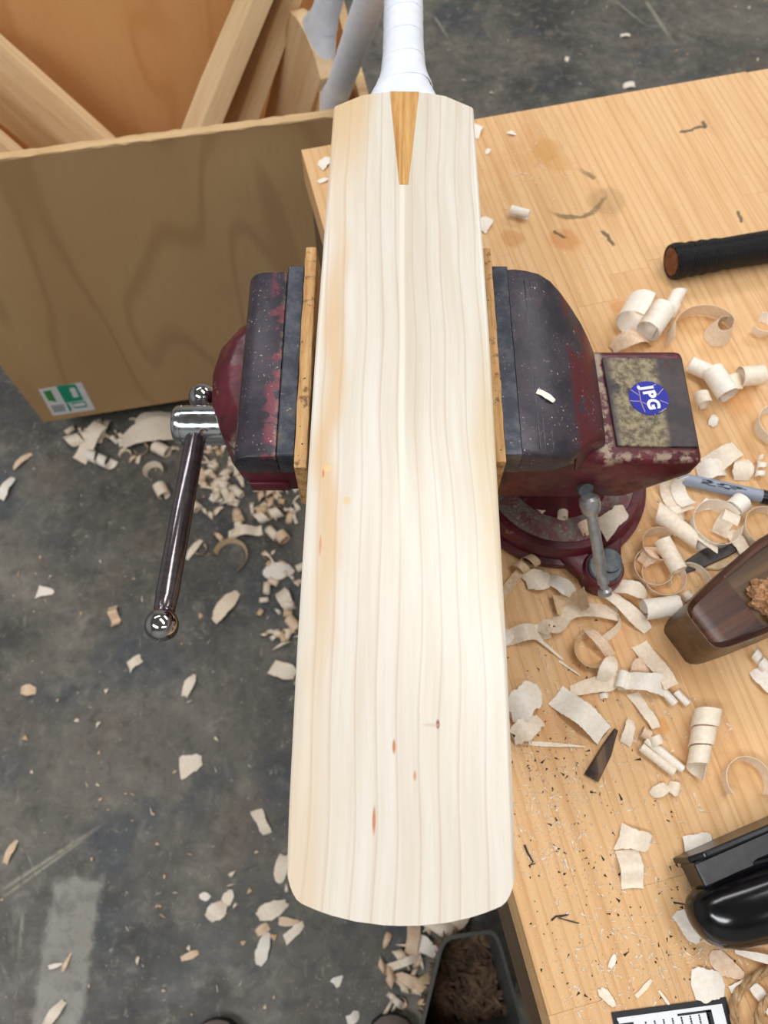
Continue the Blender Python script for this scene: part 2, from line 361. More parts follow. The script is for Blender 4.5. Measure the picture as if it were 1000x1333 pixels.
def patch(x0, x1, thr, cc, sc, k=1.):
    global col
    m = g.math('MULTIPLY', g.rng(s_[0], x0, x0+.006), g.math('SUBTRACT', 1, g.rng(s_[0], x1-.006, x1), clamp=True))
    col = g.mix(g.math('MULTIPLY', g.math('MULTIPLY', m, g.rng(g.noise(v, sc, 4, .6), thr, thr+.05)), k), col, lin(*cc))
VX = .155
patch(-.082-VX, -.064-VX, .49, (112, 54, 66), 60); patch(-.073-VX, -.064-VX, .46, (140, 120, 104), 120, .8)
patch(.126-VX, .160-VX, .44, (92, 28, 40), 34); patch(.098-VX, .122-VX, .6, (118, 40, 60), 40)
col = g.mix(g.rng(n2, .66, .72), col, lin(140, 122, 110)); col = g.mix(g.math('MULTIPLY', g.rng(g.noise(v, 520, 2, .6), .66, .71), g.rng(n1, .4, .6)), col, lin(190, 178, 166))
g.bump(n2, .35, .0008); M_cast = g.done(col)
g = G('anvil_patina', .45, .2, .5); v = g.co()
n1 = g.noise(v, 34, 5, .65); n2 = g.noise(v, 150, 4, .7)
s_ = g.sep(v)
mm = g.math('MULTIPLY', g.rng(s_[0], .012, .02), g.math('SUBTRACT', 1, g.rng(s_[0], .048, .054), clamp=True))
mm = g.math('MULTIPLY', mm, g.rng(n1, .36, .48))
col = g.mix(g.rng(n1, .4, .6), lin(52, 46, 50), lin(72, 62, 64))
col = g.mix(g.math('MULTIPLY', mm, .9), col, g.mix(g.rng(n2, .35, .65), lin(92, 80, 60), lin(160, 146, 116)))
col = g.mix(g.rng(g.noise(g.map(v, loc=(2, 1, 0)), 60, 4), .64, .7), col, lin(64, 44, 40))
g.bump(n2, .3, .0008); M_anvil = g.done(col)
g = G('worn_steel_plate', .36, .55, .5); v = g.co()
n1 = g.noise(v, 60, 5, .7); n2 = g.noise(v, 200, 3, .7)
col = g.mix(g.rng(n1, .4, .6), lin(58, 62, 72), lin(84, 86, 94)); col = g.mix(g.rng(n1, .58, .66), col, lin(110, 96, 76)); col = g.mix(g.rng(n2, .66, .72), col, lin(160, 150, 134))
g.bump(n2, .25, .0006); M_plate = g.done(col)
g = G('chrome', .12, 1.); v = g.co()
n1 = g.noise(v, 120, 4, .6); col = g.mix(g.rng(n1, .62, .68), lin(196, 200, 206), lin(120, 92, 66)); M_chrome = g.done(col, g.rng(n1, .3, .7, .08, .22))
M_ball = plain('polished_steel', lin(190, 190, 194), .1, 1., var=.04)
g = G('dark_polished_bar', .16, .85); v = g.co()
n1 = g.noise(g.map(v, (1, 6, 1)), 60, 3); col = g.mix(g.rng(n1, .3, .7), lin(112, 104, 108), lin(126, 118, 122)); M_bar = g.done(col)
M_zinc = plain('zinc_steel', lin(188, 190, 192), .35, .7, var=.12, scale=150)
M_bolt = plain('grey_bolt', lin(104, 110, 114), .5, .5, var=.15, scale=150)
g = G('dusty_casting', .7, 0, .3); v = g.co(); n1 = g.noise(v, 60, 5, .7); n2 = g.noise(v, 350, 3, .8)
col = g.mix(g.rng(n1, .42, .6), lin(128, 84, 86), lin(128, 120, 114)); col = g.mix(g.math('MULTIPLY', g.rng(n2, .5, .7), g.rng(g.noise(v, 40, 3), .45, .6)), col, lin(188, 170, 156)); g.bump(n2, .5, .001); M_dusty = g.done(col)
g = G('scuffed_pad_wood', .65, 0, .3); v = g.co(); s_ = g.sep(v)
n = g.noise(g.comb(s_[0], g.math('MULTIPLY', s_[1], .08), s_[2]), 160, 4, .7); n2 = g.noise(v, 90, 4, .7)
col = g.ramp(n, (.3, lin(160, 116, 68)), (.5, lin(200, 156, 104)), (.7, lin(220, 182, 132)))
col = g.mix(g.math('MULTIPLY', g.rng(n2, .55, .68), .8), col, lin(96, 66, 40)); col = g.mix(g.rng(g.noise(v, 300, 3), .66, .72), col, lin(58, 44, 32))
g.bump(n2, .5, .001); M_pad = g.done(col)
M_white = plain('white_print', lin(240, 243, 250), .5, var=.02)
M_paper = plain('label_paper', lin(222, 222, 224), .6, var=.04)
M_green = plain('green_print', lin(16, 150, 120), .55, var=.08)
M_leaf = plain('leaf_green_print', lin(60, 140, 70), .55, var=.08)
M_greyprint = plain('grey_print', lin(120, 124, 128), .6, var=.1)
M_blue = plain('blue_sticker', lin(8, 24, 158), .35, var=.06)
M_line = plain('sticker_line', lin(170, 150, 160), .5, var=.05)
M_ink = plain('black_ink', lin(34, 34, 40), .6, var=.05)
g = G('black_rubber', .55, 0, .4); v = g.co(); s_ = g.sep(v)
zz = g.math('ABSOLUTE', g.math('SUBTRACT', g.math('FRACT', g.math('MULTIPLY', s_[1], 90.)), .5))
hb = g.math('SINE', g.math('MULTIPLY', g.math('ADD', s_[0], g.math('MULTIPLY', zz, .006)), 2600.))
g.bump(hb, .9, .0012); M_rubber = g.done(g.mix(g.rng(hb, -.4, .6), lin(16, 17, 21), lin(40, 41, 47)))
M_black = plain('black_enamel', lin(12, 13, 17), .16, 0, .6, var=.2, scale=90)
M_blackmetal = plain('black_japanned_metal', lin(26, 28, 34), .3, .3, .6, var=.25, scale=200)
M_rose = wood('rosewood', (52, 30, 24), (78, 46, 34), (104, 66, 46), 0, 90, .32, (40, 22, 18), .06, .5)
M_roseside = wood('rosewood_side', (70, 50, 32), (92, 68, 44), (112, 84, 56), 0, 60, .35, (60, 40, 26), .06, .5)
M_fluff = plain('brown_fluff', lin(206, 156, 112), .8, var=.25, scale=260)
M_rope = wood('jute', (140, 108, 72), (176, 142, 102), (206, 176, 136), 1, 300, .8, (110, 82, 54), .5)
M_penbody = plain('pen_grey_plastic', lin(150, 160, 178), .35, 0, .5, var=.03)
M_pencap = plain('pen_black_plastic', lin(18, 18, 22), .35, 0, .5)
M_darkchip = wood('dark_stained_wood', (40, 28, 22), (66, 48, 38), (120, 92, 70), 1, 120, .55, (24, 18, 16), .05)
M_greyscrap = plain('dark_grey_scrap', lin(92, 86, 84), .5, 0, .4, var=.25, scale=90)
M_binheap = plain('bin_shavings', lin(124, 98, 74), .8, var=.3, scale=40)
M_binplastic = plain('grey_bin_plastic', lin(84, 86, 84), .35, 0, .5, var=.1, scale=20)
M_shoe = plain('black_shoe', lin(18, 18, 20), .6, var=.2); M_shoeup = plain('grey_shoe_knit', lin(150, 136, 130), .8, var=.12, scale=400)
M_dustpale = plain('pale_sawdust', lin(244, 226, 200), .8, var=.05, scale=300)
M_dustdark = plain('dark_flecks', lin(52, 48, 46), .7, var=.3, scale=300)
M_floordust = plain('grey_floor_dust', lin(176, 166, 150), .8, var=.1, scale=300)
M_splin = plain('black_fibre', lin(34, 34, 40), .5)

# ------------------------------------------------------------------ setting: floor
bm = nb(); box(bm, (-3.6, -2.6, -.06), (3.6, 4.6, 0))
tag(obj('floor', bm, M_floor), 'dark polished concrete floor with pale patches and scratches', 'floor', kind='structure')

M_wall = plain('workshop_wall', lin(206, 206, 202), .8, var=.03, scale=4)
for nm, lo, hi, lb in (('wall_back', (-3.6, 4.6, 0), (3.6, 4.7, 3.4), 'plain pale wall at the far end of the workshop'), ('wall_left', (-3.7, -2.6, 0), (-3.6, 4.6, 3.4), 'plain pale wall along the left of the workshop'), ('wall_right', (3.6, -2.6, 0), (3.7, 4.6, 3.4), 'plain pale wall along the right of the workshop'),
                       ('wall_front', (-3.6, -2.7, 0), (3.6, -2.6, 3.4), 'plain pale wall behind the viewer'), ('ceiling', (-3.6, -2.6, 3.4), (3.6, 4.6, 3.5), 'plain pale workshop ceiling')):
    bm = nb(); box(bm, lo, hi); tag(obj(nm, bm, M_wall), lb, None, kind='structure')
# ------------------------------------------------------------------ workbench
ZB = .86
bench = thing('workbench', 'pine workbench with a worktop of glued strips, holding the red vise', 'workbench', mat=BM)
WB, LB, TB = .78, 1.46, .045
rs = random.Random(3); x = 0.
while x < WB-.001:
    w = min(.046, WB-x); y = -rs.uniform(.0, .5)
    while y < LB:
        L = rs.uniform(.32, .62); a, b = max(0, y), min(LB, y+L)
        if b-a > .002:
            bm = nb(); box(bm, (x+.00004, -b+.00004, ZB-TB), (x+w-.00004, -a-.00004, ZB-rs.uniform(0, .0001)), .00022, 1)
            obj('stave', bm, M_stave, bench)
        y += L
    x += w
bm = nb(); box(bm, (.004, -LB+.01, ZB-TB-.115), (.03, -.01, ZB-TB), .002, 1); obj('side_apron', bm, M_apron, bench)
bm = nb(); box(bm, (.03, -.036, ZB-TB-.115), (WB-.03, -.01, ZB-TB), .002, 1); obj('back_apron', bm, M_apron, bench)
bm = nb(); box(bm, (WB-.03, -LB+.01, ZB-TB-.115), (WB-.004, -.01, ZB-TB), .002, 1); obj('side_apron', bm, M_apron, bench)
for lx in (.035, WB-.115):
    for ly in (-.12, -LB+.04):
        bm = nb(); box(bm, (lx, ly-.0, 0), (lx+.08, ly+.08, ZB-TB), .003, 1); obj('leg', bm, M_apron, bench)

# ------------------------------------------------------------------ the cricket bat
def blade_bm(L=.5745, toe=True, edge=.034, spine=.058, wtab=None, shoulder=.017, raw=False):
    """local: x across, y from toe to shoulder centre, z=0 face, -z back"""
    wtab = wtab or [(0, .0546), (.05, .0562), (.13, .057), (.33, .0568), (.43, .0555), (.56, .0539)]
    us = [-1, -.99, -.97, -.945, -.91, -.87, -.82, -.72, -.6, -.4, -.15, 0, .15, .4, .6, .72, .82, .87, .91, .945, .97, .99, 1]
    ys = [0, .0012, .003, .006, .01, .016, .025, .04, .07, .11, .16, .22, .28, .34, .40, .45, .49, .52]
    ys = [q*L/.5745 for q in ys]+[L-.022, L-.012, L-.006, L-.003, L]
    bm = nb()
    rows = []
    n = len(us)
    nst = 26
    for j in range(nst+1):
        t = j/nst
        row = []
        for i, u in enumerate(us):
            # end curves: toe arc and shoulder arc, mapped so that each column runs from toe to shoulder
            au = abs(u)
            y0 = .0120*au**2.2 + (.0095*max(0, (au-.84)/.16)**3)
            y1 = L - shoulder/.0165*(.0045*(au/.6)**2 if au < .6 else .0045+.030*(au-.6))
            s = t if not (0 < t < 1) else .5-.5*math.cos(PI*t)
            s = lerp(t, s, .55)
            y = lerp(y0, y1, s)
            row.append((u, y))
        rows.append(row)
    def prof(y):
        q = max(0, min(1, y/L)); e = edge*interp([(0, .72), (.1, .9), (.35, 1), (.7, .95), (.92, .8), (1, .62)], q)
        sp = spine*interp([(0, .48), (.1, .62), (.35, 1), (.6, .95), (.85, .78), (1, .66)], q); return e, sp
    F_, B_ = [], []
    for row in rows:
        fr_, br_ = [], []
        for u, y in row:
            w_ = interp(wtab, y); e, sp = prof(y); au = abs(u)
            z = .0008*(1-u*u) - (.0011*max(0, (au-.965)/.035)**2)
            fr_.append(bm.verts.new((u*w_, y, z)))
            zb = -lerp(e, sp, (1-au)**.8) + .002*max(0, (au-.95)/.05)**2
            br_.append(bm.verts.new((u*w_*.998, y, zb)))
        F_.append(fr_); B_.append(br_)
    for j in range(nst):
        for i in range(n-1):
            bm.faces.new((F_[j][i], F_[j][i+1], F_[j+1][i+1], F_[j+1][i])); bm.faces.new((B_[j][i], B_[j+1][i], B_[j+1][i+1], B_[j][i+1]))
        bm.faces.new((F_[j][0], F_[j+1][0], B_[j+1][0], B_[j][0])); bm.faces.new((F_[j][-1], B_[j][-1], B_[j+1][-1], F_[j+1][-1]))
    for i in range(n-1):
        bm.faces.new((F_[0][i], B_[0][i], B_[0][i+1], F_[0][i+1])); bm.faces.new((F_[-1][i], F_[-1][i+1], B_[-1][i+1], B_[-1][i]))
    bmesh.ops.recalc_face_normals(bm, faces=bm.faces[:]); return bm
def ell(w, h, zc, y, n=28, p=2.4, tilt=0.):
    out = []
    for k in range(n):
        a = 2*PI*k/n; c, s = math.cos(a), math.sin(a)
        X = math.copysign(abs(c)**(2/p), c)*w/2; Z = math.copysign(abs(s)**(2/p), s)*h/2
        out.append(Vector((X, y+tilt*X+.15*tilt*Z, zc+Z)))
    return out
HT = [(-.012, .086, .0), (0, .0735, 0), (.012, .059, 0), (.024, .0485, 0), (.038, .0405, 0), (.055, .0365, 0), (.08, .0345, 0), (.31, .0345, 0)]
hw = lambda d: interp([(a, b) for a, b, _ in HT], d)
hh = lambda d: interp([(-.012, .040), (0, .0385), (.03, .0355), (.06, .0345), (.3, .0345)], d)
def bat_handle(root, Lb, mat_core, mat_tape, nb_=9, length=.34):
    bm = nb(); loft(bm, [ell(hw(d)-.0016, hh(d)-.0016, -.0195-.0, Lb+d) for d in (.04, .06, .1, length)])
    obj('handle', bm, mat_core, root, True)
    # overlapping tape turns, each its own part
    d = -.004; k = 0
    while d < length-.03:
        step = .030 if k else .028
        bm = nb(); secs = []
        for q in range(7):
            t = q/6; dd = d+t*(step+.006); til = (.22 if k % 2 == 0 else .17)*min(1, k/1.) 
            gap = lerp(.0007, .0002, t)
            s_ = ell(hw(dd)+gap*2-.0012, hh(dd)+gap*2-.0006, -.0195, Lb+dd, tilt=til)
            if k == 0:   # the first turn ends in the arc on the blade's shoulder
                s_ = [Vector((p.x, p.y-(1-t)*.30*abs(p.x)**1.0*abs(p.x)/.035, p.z)) for p in s_]
            secs.append(s_)
        if k == 0: secs.insert(0, [Vector((p.x*.02, p.y+.001, -.0195+(p.z+.0195)*.02)) for p in secs[0]])
        loft(bm, secs, cap=False)
        t_ = bm; bmesh.ops.solidify(t_, geom=t_.faces[:], thickness=.0008)
        obj('tape_wrap', bm, mat_tape, root, True)
        d += step; k += 1
bat = thing('cricket_bat', 'pale willow cricket bat with white taped handle, face up between the vise jaws', 'cricket bat', mat=BATM)
obj('blade', blade_bm(), M_willow, bat, True, angle=40)
bat_handle(bat, .5745, M_cane, M_tape)
bi = BATM.inverted(); w_ = [bi @ P(x, y, 1.079) for x, y in ((507.5, 119.5), (545.5, 121), (531.5, 241.5), (520, 241.5))]
bm = nb(); prism(bm, [(p.x, min(p.y, .5742)) for p in w_], -.01, .0011, 'Z')
obj('splice', bm, M_cane, bat)['label'] = 'darker cane wedge let into the face'

# ------------------------------------------------------------------ bench vise
vise = thing('bench_vise', 'dark red bench vise with worn steel jaws bolted to the bench edge', 'vise', (VX, .312, ZB))
YC = .312
def V(name, bm, m, parent=None, smooth=True, angle=35): return obj(name, bm, m, parent or vise, smooth, True, angle)
# swivel base with lugs
bm = nb(); cx, cy = VX, YC
prof_ = [(0, .0805), (.006, .0815), (.010, .081), (.011, .0765), (.020, .0755), (.025, .072), (.0252, .0660), (.022, .064)]
loft(bm, [[Vector((cx+r*math.cos(2*PI*k/64), cy+r*math.sin(2*PI*k/64), ZB+z)) for k in range(64)] for z, r in prof_])
for ang in (-70.5, 49.5, 169.5):
    a = math.radians(ang); d = Vector((math.cos(a), math.sin(a), 0)); n_ = Vector((-d.y, d.x, 0)); c_ = Vector((cx, cy, ZB))+d*.0925
    rod(bm, c_, c_+Vector((0, 0, .021)), [(0, .0185), (.55, .0180), (.9, .0172), (1, .0155)], 28)
    q = [Vector((cx, cy, ZB))+d*.06+n_*.034, Vector((cx, cy, ZB))+d*.06-n_*.034, c_-n_*.018, c_+n_*.018]
    t_ = [(p.x, p.y) for p in q]; prism(bm, t_, ZB, ZB+.0165, 'Z', .003)
V('swivel_base', bm, M_burg, angle=50)
bm = nb(); rod(bm, (cx, cy, ZB+.02), (cx, cy, ZB+.0262), [(0, .0655), (.9, .0655), (1, .064)], 48); V('turntable', bm, M_dusty)
bm = nb(); rod(bm, (cx, cy, ZB+.026), (cx, cy, ZB+.095), [(0, .044), (.3, .036), (.8, .036), (1, .04)], 40); V('pedestal', bm, M_burg)
c_ = Vector((cx, cy, 0))+Vector((math.cos(math.radians(-70.5)), math.sin(math.radians(-70.5)), 0))*.0925
bm = nb(); rod(bm, (c_.x, c_.y, ZB+.0205), (c_.x, c_.y, ZB+.0255), [(0, .0142), (.8, .0142), (1, .013)], 28); rod(bm, (c_.x+.003, c_.y+.004, ZB+.0255), (c_.x+.003, c_.y+.004, ZB+.0285), [(0, .0105), (.8, .0105), (1, .0095)], 28)
V('lug_bolt', bm, M_bolt)
# fixed body with anvil
bm = nb(); prism(bm, [(.088, .942), (.188, .942), (.229, .982), (.230, 1.004), (.150, 1.004), (.125, 1.03), (.088, 1.03)], YC-.052, YC+.046, 'Y', .006, 3)
box(bm, (.083, YC-.05, .955), (.12, YC+.05, 1.03), .006)
V('fixed_body', bm, M_burg, angle=40)
bm = nb(); prism(bm, [(.168, YC-.040), (.2265, YC-.041), (.2265, YC+.036), (.166, YC+.037)], 1.001, 1.0062, 'Z', .0008); an = V('anvil_face', bm, M_anvil, smooth=False)
# fixed jaw head: full width at the plate, sloping down and narrowing to the neck
bm = nb(); secs = []
for (X, h, zt) in ((.0885, .0765, 1.0595), (.094, .0768, 1.0595), (.102, .0768, 1.0582), (.112, .0762, 1.0555), (.121, .073, 1.0515), (.129, .0665, 1.0465), (.137, .058, 1.0405), (.145, .050, 1.033), (.152, .0435, 1.0235), (.158, .040, 1.013), (.161, .038, 1.002)):
    zb = 1.037 if X < .13 else 1.0
    r_ = .004; h2 = h
    secs.append([Vector((X, YC-h2, zb)), Vector((X, YC-h2, zt-r_)), Vector((X, YC-h2+r_*.3, zt-r_*.3)), Vector((X, YC-h2+r_, zt)), Vector((X, YC-h2*.5, zt+.0006)), Vector((X, YC, zt+.0008)), Vector((X, YC+h2*.5, zt+.0006)),
                 Vector((X, YC+h2-r_, zt)), Vector((X, YC+h2-r_*.3, zt-r_*.3)), Vector((X, YC+h2, zt-r_)), Vector((X, YC+h2, zb))])
loft(bm, secs); V('fixed_jaw', bm, M_cast, angle=50)
bm = nb(); prism(bm, [(.092, 1.037), (.131, 1.037), (.120, 1.01), (.090, 1.0)], YC-.060, YC+.060, 'Y', .003); V('jaw_rib', bm, M_burg)
for zz_ in (.100, .1035, .109):
    bm = nb(); box(bm, (zz_, YC-.072, 1.0584-(zz_-.1)*.3), (zz_+.0006, YC+.066, 1.0592-(zz_-.1)*.3)); V('scored_line', bm, M_plate, smooth=False)
bm = nb(); box(bm, (.0768, YC-.0775, 1.036), (.0887, YC+.0775, 1.0602), .0008, 1); V('jaw_plate', bm, M_plate, smooth=False)
# moving jaw
bm = nb(); box(bm, (-.0688, YC-.0775, 1.036), (-.0568, YC+.0775, 1.0602), .0008, 1); V('jaw_plate', bm, M_plate, smooth=False)
bm = nb(); prism(bm, [(-.069, 1.034), (-.069, 1.0585), (-.088, 1.0575), (-.094, 1.055), (-.0975, 1.050), (-.0985, 1.044), (-.0965, 1.038), (-.090, 1.034)], YC-.0775, YC+.0745, 'Y', .0022, 2); V('moving_jaw', bm, M_cast, angle=40)
bm = nb(); pl = [(-.064, YC-.050), (-.105, YC-.050), (-.116, YC-.035), (-.1245, YC-.012), (-.126, YC+.012), (-.122, YC+.034), (-.110, YC+.052), (-.098, YC+.060), (-.064, YC+.060)]
loft(bm, [[Vector((x_*1+(.010 if z_ < .965 else 0)*(1 if x_ < -.08 else 0), y_, z_)) for x_, y_ in pl] for z_ in (.952, .966, .98, 1.0, 1.02)]+[[Vector((x_+(.014 if x_ < -.08 else 0), YC+(y_-YC)*.92, 1.036)) for x_, y_ in pl]])
es = [e for e in bm.edges if e.calc_face_angle(0) > .5]; bmesh.ops.bevel(bm, geom=es, offset=.004, segments=2, affect='EDGES', profile=.5)
V('moving_body', bm, M_burg, angle=40)
bm = nb(); box(bm, (-.102, YC-.0525, .957), (-.072, YC-.0495, .969), .0012); V('foundry_tab', bm, M_burg)
bm = nb(); prism(bm, [(-.094, 1.036), (-.068, 1.036), (-.072, 1.012), (-.09, 1.012)], YC-.062, YC+.06, 'Y', .003); V('jaw_rib', bm, M_burg)
bm = nb(); box(bm, (-.08, YC-.034, .95), (.10, YC+.034, .998), .005); V('slide_bar', bm, M_burg)
# screw head and handle
ya, za = .3106, .970
bm = nb(); rod(bm, (-.1640, ya, za), (-.122, ya, za), [(0, .0125), (.03, .0145), (.08, .0155), (.16, .0157), (.17, .0150), (.19, .0150), (.2, .0157), (1, .0157)], 40); V('screw_head', bm, M_chrome)
pa, pb = Vector((-.146, .1406, 1.000)), Vector((-.146, .3400, .9648)); dn = (pb-pa).normalized()
bm = nb(); rod(bm, pa, pb, [(0, .0062), (.05, .0062), (.055, .0072), (.10, .0074), (.105, .0078), (.93, .0078), (1, .006)], 28); hb = V('handle_bar', bm, M_bar)
for c_ in (pa, pb):
    bm = nb(); ball(bm, c_, .0113, 32); V('knob', bm, M_ball, hb)
# swivel lock lever
la, lb = Vector((.1560, .2510, .9620)), Vector((.1772, .1985, .9020)); dl = (lb-la)
bm = nb(); rod(bm, la, lb, [(0, .0042), (.3, .0044), (.78, .0046), (.82, .0036), (.86, .0046), (.93, .0046), (.94, .0030), (1, .0030)], 20); lv = V('lock_lever', bm, M_zinc)
bm = nb(); rod(bm, la-dl.normalized()*.002, la+dl.normalized()*.014, [(0, .0055), (.12, .0078), (.45, .0082), (.8, .0072), (1, .0046)], 24); V('lever_head', bm, M_zinc, lv)
bm = nb(); rod(bm, lb-dl.normalized()*.001, lb+dl.normalized()*.005, [(0, .004), (.3, .0056), (.9, .0056), (1, .0048)], 20); V('lever_tip', bm, M_zinc, lv)
bm = nb(); rod(bm, la+Vector((-.002, .006, .002)), (la.x-.006, YC-.036, .955), [(0, .006), (1, .006)], 16); V('lock_screw', bm, M_bolt)
# sticker
sc_ = P(845, 518, 1.0066)
bm = nb(); rod(bm, (sc_.x, sc_.y, 1.0060), (sc_.x, sc_.y, 1.0066), [(0, .0147), (1, .0147)], 48); stk = V('round_sticker', bm, M_blue, smooth=False)
stk['label'] = 'round blue sticker lettered JPG'
def text_bm(body, size, bold=.0, extrude=.0002):
    cu = bpy.data.curves.new('lettering', 'FONT'); cu.body = body; cu.size = size; cu.offset = bold; cu.extrude = extrude
    cu.align_x = 'CENTER'; cu.align_y = 'CENTER'; cu.space_character = 1.16
    o = bpy.data.objects.new('lettering', cu); C.objects.link(o)
    dg = bpy.context.evaluated_depsgraph_get(); me = o.evaluated_get(dg).to_mesh()
    bm = nb(); bm.from_mesh(me); o.evaluated_get(dg).to_mesh_clear(); bpy.data.objects.remove(o); bpy.data.curves.remove(cu); return bm
bm = text_bm('JPG', .0124, .0005); bm.transform(Matrix.Translation((sc_.x+.001, sc_.y, 1.0068)) @ Matrix.Rotation(math.radians(-80), 4, 'Z')); V('sticker_lettering', bm, M_white, stk, False)
def bar(bm, a, b, w, h):
    a, b = Vector(a), Vector(b); d = (b-a).normalized(); n_ = Vector((-d.y, d.x, 0))*w/2
    prism(bm, [((a+n_).x, (a+n_).y), ((b+n_).x, (b+n_).y), ((b-n_).x, (b-n_).y), ((a-n_).x, (a-n_).y)], a.z, a.z+h)
bm = nb(); R_ = .0146
for (a0, r0, a1, r1) in ((150, 1, 165, .45), (165, .45, 205, .5), (205, .5, 190, 1), (205, .5, 250, .9), (205, .5, 265, .45), (60, .95, 100, .55), (20, .5, 35, .98), (-15, .55, -20, 1), (-38, 1, -82, 1), (165, .45, 120, .95), (20, .5, 60, .6), (-50, .98, -78, .97)):
    p0 = (sc_.x+R_*r0*math.cos(math.radians(a0)), sc_.y+R_*r0*math.sin(math.radians(a0)), 1.0065); p1 = (sc_.x+R_*r1*math.cos(math.radians(a1)), sc_.y+R_*r1*math.sin(math.radians(a1)), 1.0065)
    bar(bm, p0, p1, .0006, .0002)
V('sticker_lines', bm, M_line, stk, False)
# the two wooden jaw pads
for (nm, x0, x1, y0, y1, zt, lab) in (('a', -.0563, -.0482, .222, .401, 1.0665, 'scuffed brown wooden jaw pad left of the cricket bat, against the moving jaw'), ('b', .0693, .0766, .226, .400, 1.0665, 'scuffed brown wooden jaw pad right of the cricket bat, against the fixed jaw')):
    bm = nb(); box(bm, (x0, y0, 1.012), (x1, y1, zt), .0012, 2)
    t_ = random.Random(5)
    bmesh.ops.subdivide_edges(bm, edges=[e for e in bm.edges if e.calc_length() > .08], cuts=14)
    for q in bm.verts: q.co += Vector((t_.uniform(-.0003, .0003), t_.uniform(-.0006, .0006), t_.uniform(-.0006, .0006)))
    tag(obj('jaw_pad', bm, M_pad, None, False), lab, 'jaw pad')

# ------------------------------------------------------------------ plywood crate of bats
A0 = P(57, 550, .09); CR = math.radians(10.6)
CM = Matrix.Translation((A0.x, A0.y, 0)) @ Matrix.Rotation(CR, 4, 'Z')
crate = thing('plywood_crate', 'large brown plywood crate standing on the floor, full of bats', 'crate', mat=CM)
CW, CD, Z0, Z1, TH = .715, .47, .09, .726, .013
def CB(name, lo, hi, m): bm = nb(); box(bm, lo, hi, .0012, 1); return obj(name, bm, m, crate)
fp = CB('front_panel', (0, 0, Z0), (CW, TH, Z1), M_plyfront)
bm = nb(); t_ = random.Random(2)
box(bm, (0, -.0004, Z1), (CW, TH+.0004, Z1+.0022)); bmesh.ops.subdivide_edges(bm, edges=[e for e in bm.edges if e.calc_length() > .5], cuts=60)
for q in bm.verts: q.co += Vector((0, t_.uniform(-.0012, .0010), t_.uniform(-.0008, .0008)))
obj('raw_edge', bm, M_plyedge, crate)
bp = CB('back_panel', (0, CD-TH, Z0), (CW, CD, Z1+.05), M_plyin)
CB('side_panel', (0, TH, Z0), (TH, CD-TH, Z1), M_plyin); CB('side_panel', (CW-TH, TH, Z0), (CW, CD-TH, Z1), M_plyin)
bm = nb(); box(bm, (CW-TH-.0003, TH, Z1), (CW+.0003, CD-TH, Z1+.002)); obj('raw_edge', bm, M_plyedge, crate)
CB('raised_floor', (TH, TH, .17), (CW-TH, CD-TH, .185), M_plyin)
CB('shade_plinth', (.10, .06, 0), (CW-.06, CD-.04, Z0), M_pencap)  # base coloured black to stand for the deep shade under the crate
# printed paper label low on the front panel
ci = CM.inverted()
def onfront(x, y):
    u, v = (x-500)/F, (y-666.5)/F; d = Vector((u, st-v*ct, -ct-v*st)); o = ci @ Vector((0, 0, CAMZ)); d = ci.to_3x3() @ d
    t = -o.y/d.y; return o+d*t
def fquad(bm, pts, h):
    q = [onfront(*p) for p in pts]; prism(bm, [(p.x, p.z) for p in q], -h, -h+.0006, 'Y')
bm = nb(); fquad(bm, ((50, 507), (106, 498), (124, 533), (69, 541)), .0006); lb_ = obj('paper_label', bm, M_paper, crate); lb_['label'] = 'white and green printed paper label'
bm = nb(); fquad(bm, ((73, 502.5), (98, 499.5), (109, 520.5), (85, 524)), .0010); fquad(bm, ((86, 525), (89, 524.5), (94, 534), (91, 535)), .0010); fquad(bm, ((92, 524), (111, 521.5), (114, 529), (97, 531)), .0010); obj('green_print', bm, M_green, lb_)
bm = nb(); fquad(bm, ((94, 526), (110, 523.5), (112, 527), (97, 529)), .0014); fquad(bm, ((90, 505), (97, 504), (103, 516), (96, 517)), .0013); obj('white_print', bm, M_paper, lb_)
bm = nb(); fquad(bm, ((56, 509), (66, 507.5), (74, 523), (70, 522), (63, 521)), .0010); obj('leaf_print', bm, M_leaf, lb_)
bm = nb()
for k in range(5): fquad(bm, ((66+k*1.1, 528+k*1.8), (83+k*.6, 526+k*1.8), (83.5+k*.6, 527+k*1.8), (66.5+k*1.1, 529+k*1.8)), .0010)
obj('fine_print', bm, M_greyprint, lb_)
# bats standing in the crate
def stand_bat(p0, p1, s0, hint, label, L=.575, handle=False, edge=.034, spine=.056, taped=True):
    """blade axis through p0 (at distance s0 from the toe) and p1; hint = direction the face looks"""
    p0, p1 = Vector(p0), Vector(p1); y = (p1-p0).normalized(); z = Vector(hint); z = (z-y*z.dot(y)).normalized(); x = y.cross(z)
    o = p0-y*s0
    m = Matrix(((x.x, y.x, z.x, o.x), (x.y, y.y, z.y, o.y), (x.z, y.z, z.z, o.z), (0, 0, 0, 1)))
    r = thing('cricket_bat', label, 'cricket bat', mat=m, group='bats standing in the plywood crate')
    obj('blade', blade_bm(L, edge=edge, spine=spine), M_cleft, r, True, angle=30)
    if handle: bat_handle(r, L, M_cane, M_tape)
    else:
        bm = nb(); loft(bm, [ell(.03, .026, -.018, L-.03), ell(.05, .03, -.0185, L-.006)]+[ell(hw(d)-.0016, hh(d)-.0016, -.0195, L+d) for d in (.012, .024, .04, .06, .1, .285)]); obj('handle', bm, M_cane, r, True)
    return r
LEFT = 'plain bat leaning left in the crate, %s'
def deeper(p, k): p = Vector(p); e = Vector((0, 0, CAMZ)); return e+(p-e)*k      # the same sight line, farther back in the crate
